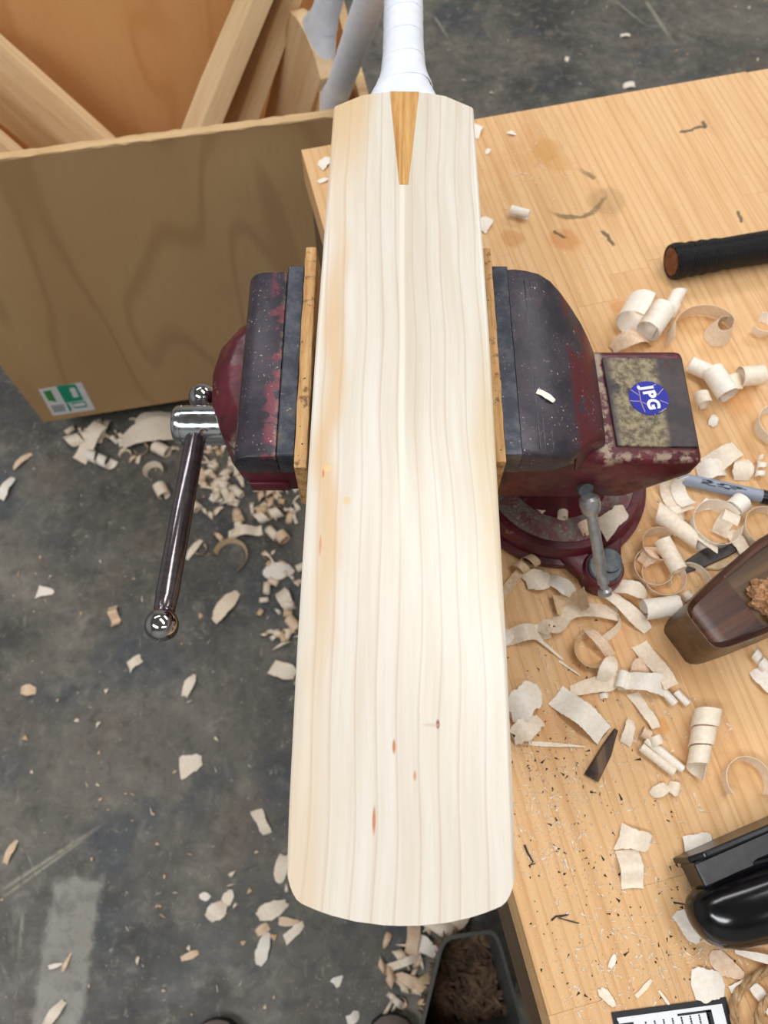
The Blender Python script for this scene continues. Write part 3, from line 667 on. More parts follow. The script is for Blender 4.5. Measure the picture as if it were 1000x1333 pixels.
stand_bat(deeper((-.515, 1.09, .585), 1.09), deeper((-0.586, 1.09, .70), 1.09), 0.335, (-.25, .9, -.15), LEFT % 'nearest the orange back panel', L=0.6, spine=.05)
stand_bat(deeper((-.600, 1.00, .575), .975), deeper((-.665, 1.00, .70), .975), .415, (-.25, .9, -.15), LEFT % 'in the crate corner below the other leaning bat', L=.70, spine=.046)
RIGHT = 'plain bat leaning right in the crate, %s'
stand_bat(deeper((-.306, 1.12, .545), 0.985), deeper((-.188, 1.155, .745), 0.985), 0.335, (.9, .02, -.38), RIGHT % 'leftmost and next to bare orange plywood', L=.74, edge=.030, spine=.048)
stand_bat(deeper((-.240, 1.14, .545), 1.01), deeper((-.140, 1.17, .745), 1.01), 0.33, (.9, .02, -.38), RIGHT % 'second from the bare orange plywood', L=.72, edge=.030, spine=.046)
e0 = deeper(P(400, 48, .80), 1.04)
stand_bat(e0, e0+Vector((0.062, -0.06, 0.196)), .585, (-.8, -.5, .2), 'bat with white taped handle in the crate, farther from the bat in the vise', handle=True, L=.585, spine=.046)
stand_bat(deeper(P(417, 133, .74), 1.05), deeper(P(459, 0, .96), 1.05), .565, (-.9, -.1, .2), 'bat with white taped handle leaning over the crate front, beside the vise bat', handle=True, L=.565, spine=.046)

# ------------------------------------------------------------------ handle with black grip
ha, hb_ = P(874, 341, ZB+.0185), P(1000, 321, ZB+.0185); hd = (hb_-ha).normalized()
gm = Matrix.Translation(ha) @ Matrix.Rotation(math.atan2(hd.y, hd.x), 4, 'Z')
grip = thing('tool_handle', 'round handle in black ribbed rubber grip lying on the bench', 'handle', mat=gm)
bm = nb(); pr = [(.0005, .0150), (.0, .0172), (.004, .0184), (.010, .0182), (.016, .0166), (.021, .0177), (.027, .0165), (.033, .0176), (.039, .0162), (.046, .0170), (.054, .0157), (.08, .0162), (.13, .0166), (.30, .0168)]
loft(bm, [[Vector((d, r*math.cos(2*PI*k/36), r*math.sin(2*PI*k/36))) for k in range(36)] for d, r in pr]); obj('rubber_grip', bm, M_rubber, grip, True)
bm = nb(); loft(bm, [[Vector((d, r*math.cos(2*PI*k/28), r*math.sin(2*PI*k/28))) for k in range(28)] for d, r in ((-.0012, .0128), (-.0005, .0138), (.01, .014))]); obj('wooden_core', bm, wood('handle_end_wood', (86, 44, 26), (110, 62, 38), (132, 80, 50), 0, 120), grip, True)

# ------------------------------------------------------------------ marker pen
pa, pb = P(880, 622, ZB+.0062), P(1000, 648, ZB+.0062); pd = (pb-pa).normalized()
pen = thing('marker_pen', 'light grey marker pen with black cap lying behind the vise', 'pen', mat=Matrix.Translation(pa) @ Matrix.Rotation(math.atan2(pd.y, pd.x), 4, 'Z'))
def rev(prof, n=24): bm = nb(); return loft(bm, [[Vector((d, r*math.cos(2*PI*k/n), r*math.sin(2*PI*k/n))) for k in range(n)] for d, r in prof])
obj('barrel', rev([(-.012, .0025), (-.011, .0038), (.0, .0050), (.02, .0060), (.076, .0061)]), M_penbody, pen, True)
obj('cap', rev([(.0757, .0058), (.0765, .0063), (.115, .0058), (.118, .0045)]), M_pencap, pen, True)
bm = nb(); rr = random.Random(4)
for k in range(26):
    a = math.radians(lerp(58, 100, rr.random())+180*0); d0 = lerp(.018, .056, rr.random()); l_ = rr.uniform(.003, .009)
    for q in (0,):
        c_ = Vector((0, -math.cos(a)*.0061, math.sin(a)*.0061)); t_ = Vector((0, math.sin(a), math.cos(a)))
        vs = [bm.verts.new(Vector((d0, 0, 0))+c_*1.01+t_*.0004), bm.verts.new(Vector((d0+l_, 0, 0))+c_*1.01+t_*.0004), bm.verts.new(Vector((d0+l_, 0, 0))+c_*1.01-t_*.0004), bm.verts.new(Vector((d0, 0, 0))+c_*1.01-t_*.0004)]
        bm.faces.new(vs)
obj('worn_print', bm, M_ink, pen)

# ------------------------------------------------------------------ wooden smoothing plane
wp = thing('wooden_plane', 'dark rosewood smoothing plane with shavings stuck in its mouth, right bench edge', 'plane', mat=Matrix.Translation((.243, .162, ZB)) @ Matrix.Rotation(math.radians(30), 4, 'Z'))
H_ = .058
def coffin(x): return interp([(0, .0135), (.002, .017), (.006, .0198), (.012, .0218), (.03, .0255), (.06, .0305), (.09, .0345), (.13, .0335), (.19, .027), (.2, .02)], x)
bm = nb(); secs = []
for x, dep in ((0, 0), (.002, 0), (.006, 0), (.012, 0), (.02, 0), (.03, 0), (.0425, .0), (.043, .004), (.050, .045), (.07, .05), (.085, .05), (.11, .012), (.118, 0), (.13, 0), (.16, 0), (.19, 0), (.2, 0)):
    w_ = coffin(x); wi = w_*.80; ch = .0035; f = 1 if x > .004 else .6
    zt = H_-(.004 if x < .001 else (.0012 if x < .004 else 0)); zs = zt-ch
    secs.append([Vector((x, -w_, 0)), Vector((x, -w_, zs)), Vector((x, -w_+ch, zt)), Vector((x, -wi, zt-.0008 if dep == 0 else zt)), Vector((x, -wi, zt-.001-dep)), Vector((x, wi, zt-.001-dep)), Vector((x, wi, zt-.0008 if dep == 0 else zt)), Vector((x, w_-ch, zt)), Vector((x, w_, zs)), Vector((x, w_, 0))])
loft(bm, secs); obj('body', bm, M_rose, wp, True, angle=30)
bm = nb(); secs = []
for z_, gr_ in ((.0, .0004), (.03, .0005), (.0535, .0004)):
    n_ = [(x, coffin(x)+gr_) for x in (.0, .002, .006, .012, .02, .03, .06, .09, .13, .19)]; ring_ = [(-.0004, 0)]+[(x-.0003 if x < .003 else x, w) for x, w in n_]+[(x-.0003 if x < .003 else x, -w) for x, w in n_[::-1]]
    secs.append([Vector((x, w, z_)) for x, w in ring_])
loft(bm, secs, cap=True); obj('side_wall', bm, M_roseside, wp, True, angle=30)
bm = nb(); prism(bm, [(.074, .012), (.079, .012), (.135, .085), (.128, .085)], -.022, .022, 'Y', .001); obj('iron', bm, M_plate, wp)
bm = nb(); prism(bm, [(.072, .02), (.0735, .02), (.126, .085), (.116, .085)], -.021, .021, 'Y', .001); obj('wedge', bm, M_rose, wp)
bm = nb(); t_ = bmesh.new(); bmesh.ops.create_icosphere(t_, subdivisions=5, radius=1)
for v_ in t_.verts:
    n_ = mnoise.fractal(v_.co*2.6, 1., 2., 5); v_.co *= 1+.42*n_; v_.co = Vector((.0610+v_.co.x*.0135, -.009+v_.co.y*.0175, .052+v_.co.z*.016))
join(bm, t_); obj('shaving_clump', bm, M_fluff, wp, False)['label'] = 'tan clump of fine shavings packed in the mouth'

# ------------------------------------------------------------------ black metal plane
bp_ = thing('metal_plane', 'glossy black metal hand plane at the lower right bench edge', 'plane', mat=Matrix.Translation((.219, -.0135, ZB)) @ Matrix.Rotation(math.radians(20.5), 4, 'Z'))
bm = nb(); prism(bm, [(.010, .016), (.010, -.010), (.012, -.034), (.030, -.051), (.20, -.048), (.24, -.03), (.24, .016)], .0005, .006, 'Z', .0008); obj('sole', bm, M_black, bp_)
bm = nb(); prism(bm, [(.000, .005), (.24, .005), (.24, .044), (.06, .044), (.012, .040), (.002, .032)], .0115, .016, 'Y', .0012); obj('cheek', bm, M_blackmetal, bp_)
bm = nb(); prism(bm, [(.003, .012), (.003, -.006), (.24, -.010), (.24, .012)], .006, .036, 'Z', .002); obj('bed', bm, M_blackmetal, bp_)
bm = nb(); secs = []
for (x, r, h, zc, l) in ((-.0035, .004, .004, .026, -.021), (-.002, .010, .009, .026, -.0215), (.002, .0155, .014, .0265, -.0225), (.008, .0195, .018, .027, -.024), (.018, .0225, .0205, .028, -.0255), (.035, .0235, .022, .031, -.027), (.06, .0225, .022, .036, -.027), (.085, .021, .022, .041, -.026), (.12, .021, .022, .044, -.025), (.20, .021, .022, .044, -.025), (.23, .012, .012, .044, -.025)):
    secs.append([Vector((x-.0105, l+r*math.cos(2*PI*k/32), zc+h*math.sin(2*PI*k/32))) for k in range(32)])
loft(bm, secs); obj('grip', bm, M_black, bp_, True)
bm = nb(); prism(bm, [(.03, .03), (.2, .03), (.2, .05), (.10, .05), (.055, .044)], -.012, .004, 'Y', .003); bm.transform(Matrix.Rotation(math.radians(9), 4, 'X')); obj('lever_cap', bm, M_blackmetal, bp_)

# ------------------------------------------------------------------ card
q = [P(x, y, ZB+.001) for x, y in ((796, 1318), (945, 1298))]; cd = (q[1]-q[0]); ca = math.atan2(cd.y, cd.x); cl_ = cd.length
card = thing('printed_card', 'white printed card with black border and ruled columns, bottom bench edge', 'card', mat=Matrix.Translation(q[0]-Vector((0, 0, .0005))) @ Matrix.Rotation(ca, 4, 'Z'))
def CX(name, lo, hi, m, par=card): bm = nb(); box(bm, lo, hi); return obj(name, bm, m, par)
CX('backing', (0, -.055, 0), (cl_, 0, .0008), M_ink)
CX('sheet', (.003, -.052, .0008), (cl_-.004, -.0035, .0011), M_white)
bm = nb(); box(bm, (cl_-.0165, -.052, .0011), (cl_-.0125, -.0062, .0013)); box(bm, (.045, -.0072, .0011), (cl_-.0125, -.0058, .0013)); obj('inner_border', bm, M_ink, card)
bm = nb(); rr = random.Random(9)
for k in range(8):
    X = .0215+k*.0063
    y_ = -.0078+.0006*k*.0
    for j in range(5 if k < 7 else 9):
        l_ = rr.uniform(.0008, .0014); box(bm, (X, y_-l_, .0011), (X+.0011, y_, .0013)); y_ -= l_+.0003
    box(bm, (X+.0003, -.05, .0011), (X+.0006, y_-.001, .0013))
obj('small_print', bm, M_ink, card)
bm = text_bm('J', .0125, .0004, .0001); bm.transform(Matrix.Translation((.0085, -.0080, .0012)) @ Matrix.Rotation(-PI/2, 4, 'Z')); obj('large_lettering', bm, M_ink, card)

# ------------------------------------------------------------------ jute twine
tw = thing('jute_twine', 'loose coil of brown jute twine at the lower right corner of the bench', 'twine', tuple(P(1002, 1330, ZB)))
ctr = P(1040, 1342, ZB)
def strand(ph):
    pts = []; N_ = 260
    for k in range(N_):
        t = k/(N_-1); a = math.radians(40)+t*2*PI*2.35; r = lerp(.046, .014, t)*(1+.05*math.sin(3*a)+.03*math.sin(5*a)); c_ = Vector((ctr.x+r*1.05*math.cos(a), ctr.y+r*.95*math.sin(a), ZB+.0042+.0035*(1+math.sin(a*1.7))))
        n_ = Vector((math.cos(a), math.sin(a), 0)); tw_ = a*9+ph
        pts.append(c_+n_*.0016*math.cos(tw_)+Vector((0, 0, 1))*.0016*math.sin(tw_))
    return pts
for k in range(3):
    bm = nb(); tube(bm, strand(k*2*PI/3), .0017, 7); obj('strand', bm, M_rope, tw, True, True)
bm = nb(); rr = random.Random(8)
base_ = strand(0)
for k in range(160):
    p = rr.choice(base_); d = Vector((rr.uniform(-1, 1), rr.uniform(-1, 1), rr.uniform(-.1, .8))).normalized(); tube(bm, [p, p+d*.003+Vector((0, 0, .0006)), p+d*rr.uniform(.004, .008)], .00012, 3)
for v_ in bm.verts: v_.co.z = max(v_.co.z, ZB+.0003)
o = obj('loose_fibres', bm, M_rope, tw, False, True); o['kind'] = 'stuff'

# ------------------------------------------------------------------ dark wedge, dark scrap, fibres
def flat_poly(name, pts, z, h, m, label, cat, top=.8, group=None):
    q = [P(x, y, z) for x, y in pts]; c_ = sum(q, Vector())/len(q); bm = nb()
    loft(bm, [[Vector((p.x-c_.x, p.y-c_.y, 0)) for p in q], [Vector((p.x-c_.x, p.y-c_.y, h*.6)) for p in q], [Vector(((p.x-c_.x)*top, (p.y-c_.y)*top, h)) for p in q]])
    o = obj(name, bm, m); o.location = (c_.x, c_.y, z+.0003); return tag(o, label, cat, group)
flat_poly('wooden_wedge', ((760, 1008), (778, 1018), (794, 985), (803, 952), (799, 949), (785, 968)), ZB, .006, M_darkchip, 'dark stained pointed wooden wedge lying on the bench right of the bat', 'wedge')
flat_poly('pointed_scrap', ((885, 742), (893, 730), (920, 712), (940, 708), (967, 713), (950, 724), (915, 740), (893, 747)), ZB, .003, M_greyscrap, 'dark grey pointed flat scrap beside the wooden plane', 'scrap', .9)
flat_poly('pointed_scrap', ((915, 741), (928, 735), (950, 730), (958, 722), (968, 716), (972, 718), (955, 735), (935, 743)), ZB, .002, M_shav[4], 'short tan sliver between the grey scrap and the wooden plane', 'scrap', .9)
def fibre(pts, r, label):
    q = [P(x, y, ZB+r*1.2) for x, y in pts]; bm = nb(); o_ = q[0].copy(); o_.z = ZB+.0002
    tube(bm, [p-o_ for p in q], [r*lerp(1, .5, i/(len(q)-1)) for i in range(len(q))], 6)
    o = obj('black_splinter', bm, M_splin); o.location = o_; tag(o, label, 'splinter')
fibre(((718, 1198), (724, 1193), (740, 1191), (727, 1195), (742, 1199), (754, 1202)), .0007, 'forked thin black splinter on the bench below the bat toe')
fibre(((683, 1100), (687, 1110), (694, 1122), (690, 1126), (697, 1124)), .0008, 'short bent black splinter right of the bat toe')
fibre(((877, 1175), (884, 1176), (894, 1178)), .0006, 'tiny black splinter at the nose of the black metal plane')

# ------------------------------------------------------------------ wood shavings
RS = random.Random(21)
def ribbon(centers, wd, width, thick=.00035, rag=0.):
    """thin strip along centers; wd = list of width directions"""
    bm = nb(); n = len(centers); L = []
    for i, c in enumerate(centers):
        t = centers[min(i+1, n-1)]-centers[max(i-1, 0)]; nn = t.cross(wd[i])
        nn = nn.normalized() if nn.length > 1e-9 else Vector((0, 0, 1))
        w = width[i] if isinstance(width, list) else width
        j1, j2 = (RS.uniform(-rag, rag)*.45, RS.uniform(-rag, rag)*.45)
        a = c-wd[i]*(w/2+j1); b = c+wd[i]*(w/2+j2); m_ = (a+b)/2+t.normalized()*(RS.uniform(-rag, rag)*2 if i in (0, n-1) else 0)
        L.append([bm.verts.new(p) for p in (a, m_, b, b+nn*thick, m_+nn*thick, a+nn*thick)])
    for p, q in zip(L, L[1:]):
        for i in range(6): bm.faces.new((p[i], p[(i+1) % 6], q[(i+1) % 6], q[i]))
    bm.faces.new(L[0][::-1]); bm.faces.new(L[-1]); bmesh.ops.recalc_face_normals(bm, faces=bm.faces[:]); return bm
ZV = Vector((0, 0, 1)); XV = Vector((1, 0, 0)); YV = Vector((0, 1, 0))
def sh_roll(r, w, turns=1.3, r1=None, cone=0., n=26, start=-90):
    """tube-like roll lying down, axis = local y"""
    r1 = r1 or r*.7; c, wd = [], []
    for i in range(n):
        t = i/(n-1); a = math.radians(start)+2*PI*turns*t; rr_ = lerp(r, r1, t)
        c.append(Vector((rr_*math.cos(a)+cone*t*0, cone*t, r+rr_*math.sin(a)))); wd.append(YV)
    return ribbon(c, wd, w, rag=w*.02)
def sh_ring(r, h, sweep=300, r1=None, lean=0., n=30, start=0, rag=.03):
    """strip standing on its edge, bent round a vertical axis"""
    r1 = r1 or r; c, wd = [], []
    for i in range(n):
        t = i/(n-1); a = math.radians(start+sweep*t); rr_ = lerp(r, r1, t); d = Vector((math.cos(a), math.sin(a), 0)); w_ = (ZV+d*lean).normalized()
        c.append(d*rr_+w_*h/2); wd.append(w_)
    return ribbon(c, wd, h, rag=h*rag)
def sh_helix(r, L, turns, w, r1=None, n=60):
    """corkscrew lying down, axis = local x"""
    r1 = r1 or r; c, wd = [], []
    for i in range(n):
        t = i/(n-1); a = 2*PI*turns*t; rr_ = lerp(r, r1, t); c.append(Vector((L*(t-.5), rr_*math.cos(a), r+rr_*math.sin(a)))); wd.append(XV)
    return ribbon(c, wd, w, rag=w*.02)
def sh_flake(L, w, arch=.25, taper=.0, twist=0., n=14, rag=.06, bend=0.):
    """flat piece arched along local x; arch = rise / length"""
    c, wd, ws = [], [], []
    ea, eb, skew, ph, wob = RS.uniform(.35, 1), RS.uniform(.35, 1), RS.uniform(-.05, .05), RS.uniform(0, 6), RS.uniform(.05, .16)
    for i in range(n):
        t = i/(n-1); x = L*(t-.5); z = arch*1.25*L*(1-(2*t-1)**2)+L*skew*math.sin(t*5.); c.append(Vector((x, bend*L*(1-(2*t-1)**2), z+.0004))); a = twist*(t-.5); wd.append(Vector((.25*math.sin(ph), math.cos(a), math.sin(a))).normalized()); ws.append(w*(1-taper*t)*min(1, lerp(ea, 1, t/.28) if t < .28 else 1, lerp(eb, 1, (1-t)/.28) if t > .72 else 1)*(1+wob*math.sin(ph+t*7)))
    lo = min((c[i]-wd[i]*ws[i]/2).z for i in range(n)); lo = min(lo, min((c[i]+wd[i]*ws[i]/2).z for i in range(n)))
    c = [p-ZV*(lo-.0003) for p in c]
    return ribbon(c, wd, ws, rag=w*rag)
def sh_wave(L, w, waves=1.5, amp=.004, taper=0., n=34, bend=0.):
    c, wd, ws = [], [], []
    for i in range(n):
        t = i/(n-1); c.append(Vector((L*(t-.5), bend*L*(1-(2*t-1)**2), amp*(1-math.cos(2*PI*waves*t))+.0003))); wd.append(YV); ws.append(w*(1-taper*t))
    return ribbon(c, wd, ws, rag=w*.04)
def sh_path(pts, z, h, lean=.6, up0=0., roll0=0., roll1=0.):
    """standing or twisting strip along photograph points on the plane z (world space, then re-based)"""
    q = [P(x, y, z) for x, y in pts]; o_ = q[0].copy(); c = []; N_ = 36; m = len(q)-1
    for i in range(N_):
        s = i/(N_-1)*m; k = min(int(s), m-1); t = s-k
        p0, p1, p2, p3 = q[max(k-1, 0)], q[k], q[k+1], q[min(k+2, m)]
        c.append(.5*((2*p1)+(p2-p0)*t+(2*p0-5*p1+4*p2-p3)*t*t+(3*p1-p0-3*p2+p3)*t**3)-o_)
    wd, cc = [], []
    for i in range(N_):
        t = (c[min(i+1, N_-1)]-c[max(i-1, 0)]); t = t.normalized() if t.length > 1e-9 else XV
        sd = t.cross(ZV).normalized(); a = lerp(roll0, roll1, i/(N_-1)); w_ = (ZV*math.cos(a)+sd*math.sin(a)).normalized(); wd.append(w_); cc.append(c[i]+ZV*(abs(w_.z)*h/2+.0005))
    return ribbon(cc, wd, h, rag=h*.03), o_
def put_shaving(bm, x, y, z, rot, label, m=0, cat='shaving', name='wood_shaving', tilt=(0, 0), group=None, lift=0.):
    mt = Matrix.Rotation(math.radians(rot), 3, 'Z') @ Matrix.Rotation(math.radians(tilt[0]), 3, 'X') @ Matrix.Rotation(math.radians(tilt[1]), 3, 'Y')
    bm.transform(mt.to_4x4()); lo = min(v.co.z for v in bm.verts); p = P(x, y, z)
    bmesh.ops.translate(bm, verts=bm.verts, vec=(0, 0, -lo))
    o = obj(name, bm, M_shav[m], None, True, angle=60); o.location = (p.x, p.y, z+.0004+lift); return tag(o, label, cat, group)
def path_shaving(pts, h, label, m=0, z=ZB, **k):
    bm, o_ = sh_path(pts, z, h, **k); lo = min(v.co.z for v in bm.verts); bmesh.ops.translate(bm, verts=bm.verts, vec=(0, 0, -lo))
    o = obj('wood_shaving', bm, M_shav[m], None, True, angle=60); o.location = (o_.x, o_.y, z+.0004); return tag(o, label, 'shaving')
B = ZB
# behind the anvil and round the black grip
put_shaving(sh_roll(.016, .030, .62, .02, start=-120), 826, 424, B, 150, 'broad curled shaving left of the crumpled one, behind the anvil', 3)
put_shaving(sh_roll(.013, .034, 1.1, .011), 848, 427, B, -35, 'wide white rolled shaving standing just behind the anvil', 3)
put_shaving(sh_helix(.008, .026, 1.6, .016, .006), 873, 402, B, 60, 'crumpled white shaving between the black grip and the anvil', 3, tilt=(0, -20))
put_shaving(sh_flake(.04, .016, .3), 820, 451, B, 15, 'peach arched shaving tucked against the back of the anvil', 2)
path_shaving([(868, 455), (870, 432), (885, 417), (908, 412), (930, 416), (948, 430), (944, 446), (928, 449), (920, 438), (926, 426), (938, 424)], .020, 'long looping ribbon shaving ending in a roll, below the black grip', 0, roll0=.1, roll1=.35)
put_shaving(sh_ring(.011, .012, 260, .008, .2), 990, 428, B, 200, 'small curled shaving at the right frame edge below the black grip', 3)
put_shaving(sh_roll(.009, .030, 1.2, .007), 912, 490, B, 60, 'white rolled shaving touching the right end of the anvil', 3)
put_shaving(sh_roll(.012, .030, .8, .010), 930, 508, B, 20, 'folded white shaving right of the anvil, middle of three', 3)
put_shaving(sh_flake(.026, .024, .25, .3, .8), 950, 506, B, 20, 'wing shaped shaving right of the folded one beside the anvil', 1)
put_shaving(sh_roll(.0105, .022, 1.25, .009), 972, 498, B, 95, 'short neat tube shaving lying level with the anvil', 1)
put_shaving(sh_roll(.009, .012, .9), 909, 527, B, 10, 'small curl against the lower right corner of the anvil', 1)
put_shaving(sh_flake(.014, .012, .2, .7), 928, 548, B, 60, 'small triangular white flake right of the anvil', 3)
put_shaving(sh_ring(.018, .014, 200, .016, .1, start=90), 1006, 560, B, 0, 'curved shaving cut by the right frame edge beside the anvil', 3)
put_shaving(sh_wave(.036, .022, .8, .004, .3), 940, 598, B, 32, 'large torn flake of shaving just above the marker pen', 1)
put_shaving(sh_flake(.026, .019, .22, 0, 0, rag=.1), 925, 614, B, 12, 'pale square shaving touching the marker pen barrel', 3)
put_shaving(sh_flake(.022, .018, .25), 964, 612, B, 80, 'small arched shaving above the marker pen cap', 1)
put_shaving(sh_helix(.004, .020, 2.2, .005), 988, 612, B, 70, 'thin wiry shaving curl at the right frame edge above the pen', 3)
put_shaving(sh_roll(.018, .020, .45, .018, start=-150), 878, 652, B, 110, 'crescent shaving under the left end of the marker pen', 1)
put_shaving(sh_roll(.013, .014, .5, .012, start=-150), 886, 648, B, 110, 'smaller crescent shaving nested inside the larger one under the pen', 3, lift=.001)
put_shaving(sh_flake(.020, .016, .25), 876, 674, B, 10, 'small blocky shaving between the vise base and the big ring shaving', 1)
put_shaving(sh_helix(.0085, .046, 2.3, .021, .006), 885, 696, B, -42, 'long corkscrew tube shaving pointing down toward the grey scrap', 1)
put_shaving(sh_ring(.014, .014, 250, .012, .15, start=40), 853, 716, B, 0, 'brownish ring shaving left of the cone shaped one', 2)
put_shaving(sh_roll(.0085, .030, 1.3, .006), 868, 728, B, 20, 'cone shaped rolled shaving with an open end, left of the grey scrap', 1)
put_shaving(sh_flake(.018, .014, .3), 843, 727, B, 40, 'pinkish flake below the brownish ring shaving', 2)
put_shaving(sh_ring(.0195, .018, 330, .0185, .12, start=20), 925, 690, B, 0, 'big open ring shaving below the marker pen', 3)
put_shaving(sh_roll(.012, .014, .7, .010, start=-140), 939, 688, B, 60, 'small curl lying inside the big ring shaving', 1)
put_shaving(sh_flake(.034, .014, .12, .2), 962, 712, B, -70, 'straight strip shaving right of the big ring shaving', 1)
put_shaving(sh_roll(.0095, .013, 1.3, .008), 955, 664, B, 130, 'bright looped shaving touching the underside of the pen', 3)
put_shaving(sh_ring(.0185, .011, 300, .017, .1, start=60), 992, 692, B, 0, 'ring shaving cut by the right frame edge above the wooden plane', 1)
put_shaving(sh_flake(.012, .010, .2), 920, 658, B, 30, 'small white flake tucked below the pen print', 3)
# between the lug and the wooden plane
put_shaving(sh_ring(.0165, .009, 320, .0150, .15), 848, 742, B, 20, 'thin looped shaving beside the vise lug, upper of two loops', 0)
put_shaving(sh_ring(.018, .008, 300, .016, .2), 862, 752, B, 120, 'thin looped shaving beside the vise lug, lower of two loops', 0)
put_shaving(sh_ring(.0165, .010, 190, .0155, .1, start=10), 894, 762, B, -10, 'arch shaped shaving left of the wooden plane', 1)
put_shaving(sh_flake(.010, .008, .3), 895, 777, B, 40, 'tiny curl under the arch shaped shaving', 1)
put_shaving(sh_roll(.0095, .030, .95, .008), 856, 796, B, 98, 'thick white rolled shaving left of the wooden plane nose', 3)
put_shaving(sh_flake(.050, .013, .08, .2, .5), 812, 795, B, -45, 'straight strip shaving running down from the vise lug', 1)
put_shaving(sh_flake(.032, .016, .3, .3), 816, 771, B, -15, 'curved flake shaving right of the lever tip', 1)
put_shaving(sh_roll(.006, .014, .8), 778, 768, B, 60, 'small curl under the lever tip of the vise', 1)
# below the base
put_shaving(sh_flake(.024, .020, .12, .2, .3), 700, 757, B, 10, 'torn square shaving between the bat and the vise lug', 1)
put_shaving(sh_flake(.024, .013, .18, 0), 729, 764, B, -32, 'narrow shaving left of the vise lug', 3)
put_shaving(sh_roll(.014, .018, .42, .014, start=-150), 738, 787, B, 10, 'boat shaped tan shaving below the narrow one', 4)
put_shaving(sh_helix(.006, .018, 1.5, .007), 683, 738, B, 30, 'small frayed curl against the vise base beside the bat', 4)
put_shaving(sh_flake(.045, .010, .1, .4), 668, 757, B, 50, 'long tan sliver leaning out from under the bat', 4)
path_shaving([(703, 826), (712, 815), (722, 818), (738, 800), (765, 795), (804, 801)], .015, 'long arched ribbon shaving below the vise base', 0, roll0=.9, roll1=1.2)
path_shaving([(804, 802), (806, 812), (800, 822), (788, 832), (776, 842)], .008, 'thin curved ribbon hanging down from the long arched one', 0, roll0=.3, roll1=1.1)
put_shaving(sh_wave(.036, .014, 1.2, .005), 687, 826, B, 10, 'wavy shaving beside the bat below the vise base', 1)
put_shaving(sh_flake(.016, .012, .2), 657, 832, B, 60, 'shaving half hidden under the right bat edge', 3)
put_shaving(sh_flake(.032, .004, .03, .6), 712, 843, B, -40, 'thin straight splinter below the wavy shaving', 1)
put_shaving(sh_flake(.020, .0022, .03, .5), 741, 870, B, -38, 'very thin pale splinter on open bench right of the bat', 1)
put_shaving(sh_ring(.013, .010, 230, .009, .5, start=60), 770, 850, B, 30, 'tangled brown loop shaving in the middle of the pile', 4)
put_shaving(sh_flake(.030, .010, .15, .2, .8), 776, 838, B, -50, 'twisted brown strip on the tangled loop shaving', 2, lift=.003)
put_shaving(sh_flake(.044, .015, .06, .1, .3), 776, 892, B, 12, 'flat strip shaving with a folded right end, middle of the pile', 0)
put_shaving(sh_flake(.026, .016, .35, .5), 788, 872, B, 60, 'folded shaving standing on the flat strip', 1, lift=.001)
put_shaving(sh_roll(.006, .014, .7), 806, 887, B, -20, 'small white curl at the right end of the flat strip', 3)
put_shaving(sh_wave(.042, .015, .6, .006, .2), 850, 868, B, -65, 'long upright strip shaving left of the wooden plane', 0)
put_shaving(sh_flake(.036, .016, .25, 0, .5), 836, 892, B, -8, 'glossy twisted ribbon across the upright strip', 3, lift=.001)
put_shaving(sh_flake(.032, .011, .08, .3), 838, 925, B, -62, 'narrow strip hanging down from the twisted ribbon', 1)
put_shaving(sh_flake(.018, .014, .2), 834, 869, B, 40, 'pink flake behind the twisted ribbon', 2)
put_shaving(sh_roll(.0042, .017, .8), 866, 907, B, 38, 'left tube of two small tube shavings below the wooden plane', 3)
put_shaving(sh_roll(.0038, .013, .8), 885, 910, B, 40, 'right tube of two small tube shavings below the wooden plane', 3)
put_shaving(sh_wave(.048, .020, .9, .005, .1), 754, 931, B, -42, 'large glossy wavy shaving right of the bat', 3)
put_shaving(sh_flake(.034, .026, .18, .1, .6, rag=.1), 682, 915, B, 40, 'big white crumpled shaving touching the right bat edge', 3)
put_shaving(sh_flake(.028, .022, .2, .5, -.6, rag=.15), 684, 950, B, 30, 'yellowish torn shaving below the crumpled white one', 1)
put_shaving(sh_flake(.044, .004, .04, .5), 724, 970, B, -4, 'thin wavy splinter right of the torn shaving', 1)
put_shaving(sh_flake(.007, .005, .2), 786, 906, B, 10, 'tiny white crumb below the flat strip shaving', 3)
put_shaving(sh_flake(.020, .011, .2, .4), 817, 953, B, 70, 'yellowish small strip left of the tiny loops', 1)
put_shaving(sh_roll(.005, .007, 1.4, .003), 838, 957, B, 60, 'tiny tight curl above the double tubes', 2)
put_shaving(sh_roll(.006, .007, 1.2, .004), 850, 966, B, 20, 'tiny ring curl joined to the double tubes', 1)
put_shaving(sh_roll(.0040, .034, 1.0), 862, 983, B, 48, 'upper of two parallel tube shavings', 3)
put_shaving(sh_roll(.0042, .030, 1.0), 853, 990, B, 50, 'lower of two parallel tube shavings', 1)
put_shaving(sh_helix(.0105, .046, 3.1, .014, .0065), 907, 968, B, 250, 'corkscrew shaving with three turns standing alone on the bench', 1)
put_shaving(sh_flake(.014, .009, .25), 858, 1029, B, 28, 'left flake of two small flakes above the folded shaving', 1)
put_shaving(sh_flake(.009, .010, .35), 877, 1027, B, -30, 'right flake of two small flakes above the folded shaving', 1)
put_shaving(sh_ring(.0165, .013, 250, .0155, .1, start=-35), 966, 1018, B, 0, 'large open ring shaving standing on edge above the black plane', 1)
put_shaving(sh_flake(.024, .020, .10, .4, .3), 824, 1093, B, -12, 'upper half of a folded shaving on the bench left of the black plane', 1)
put_shaving(sh_wave(.026, .018, 1.1, .003, .1), 820, 1132, B, -88, 'lower half of a folded shaving on the bench left of the black plane', 1)
put_shaving(sh_flake(.022, .014, .15, .2), 993, 888, B, -60, 'white shaving at the right frame edge below the wooden plane', 3)
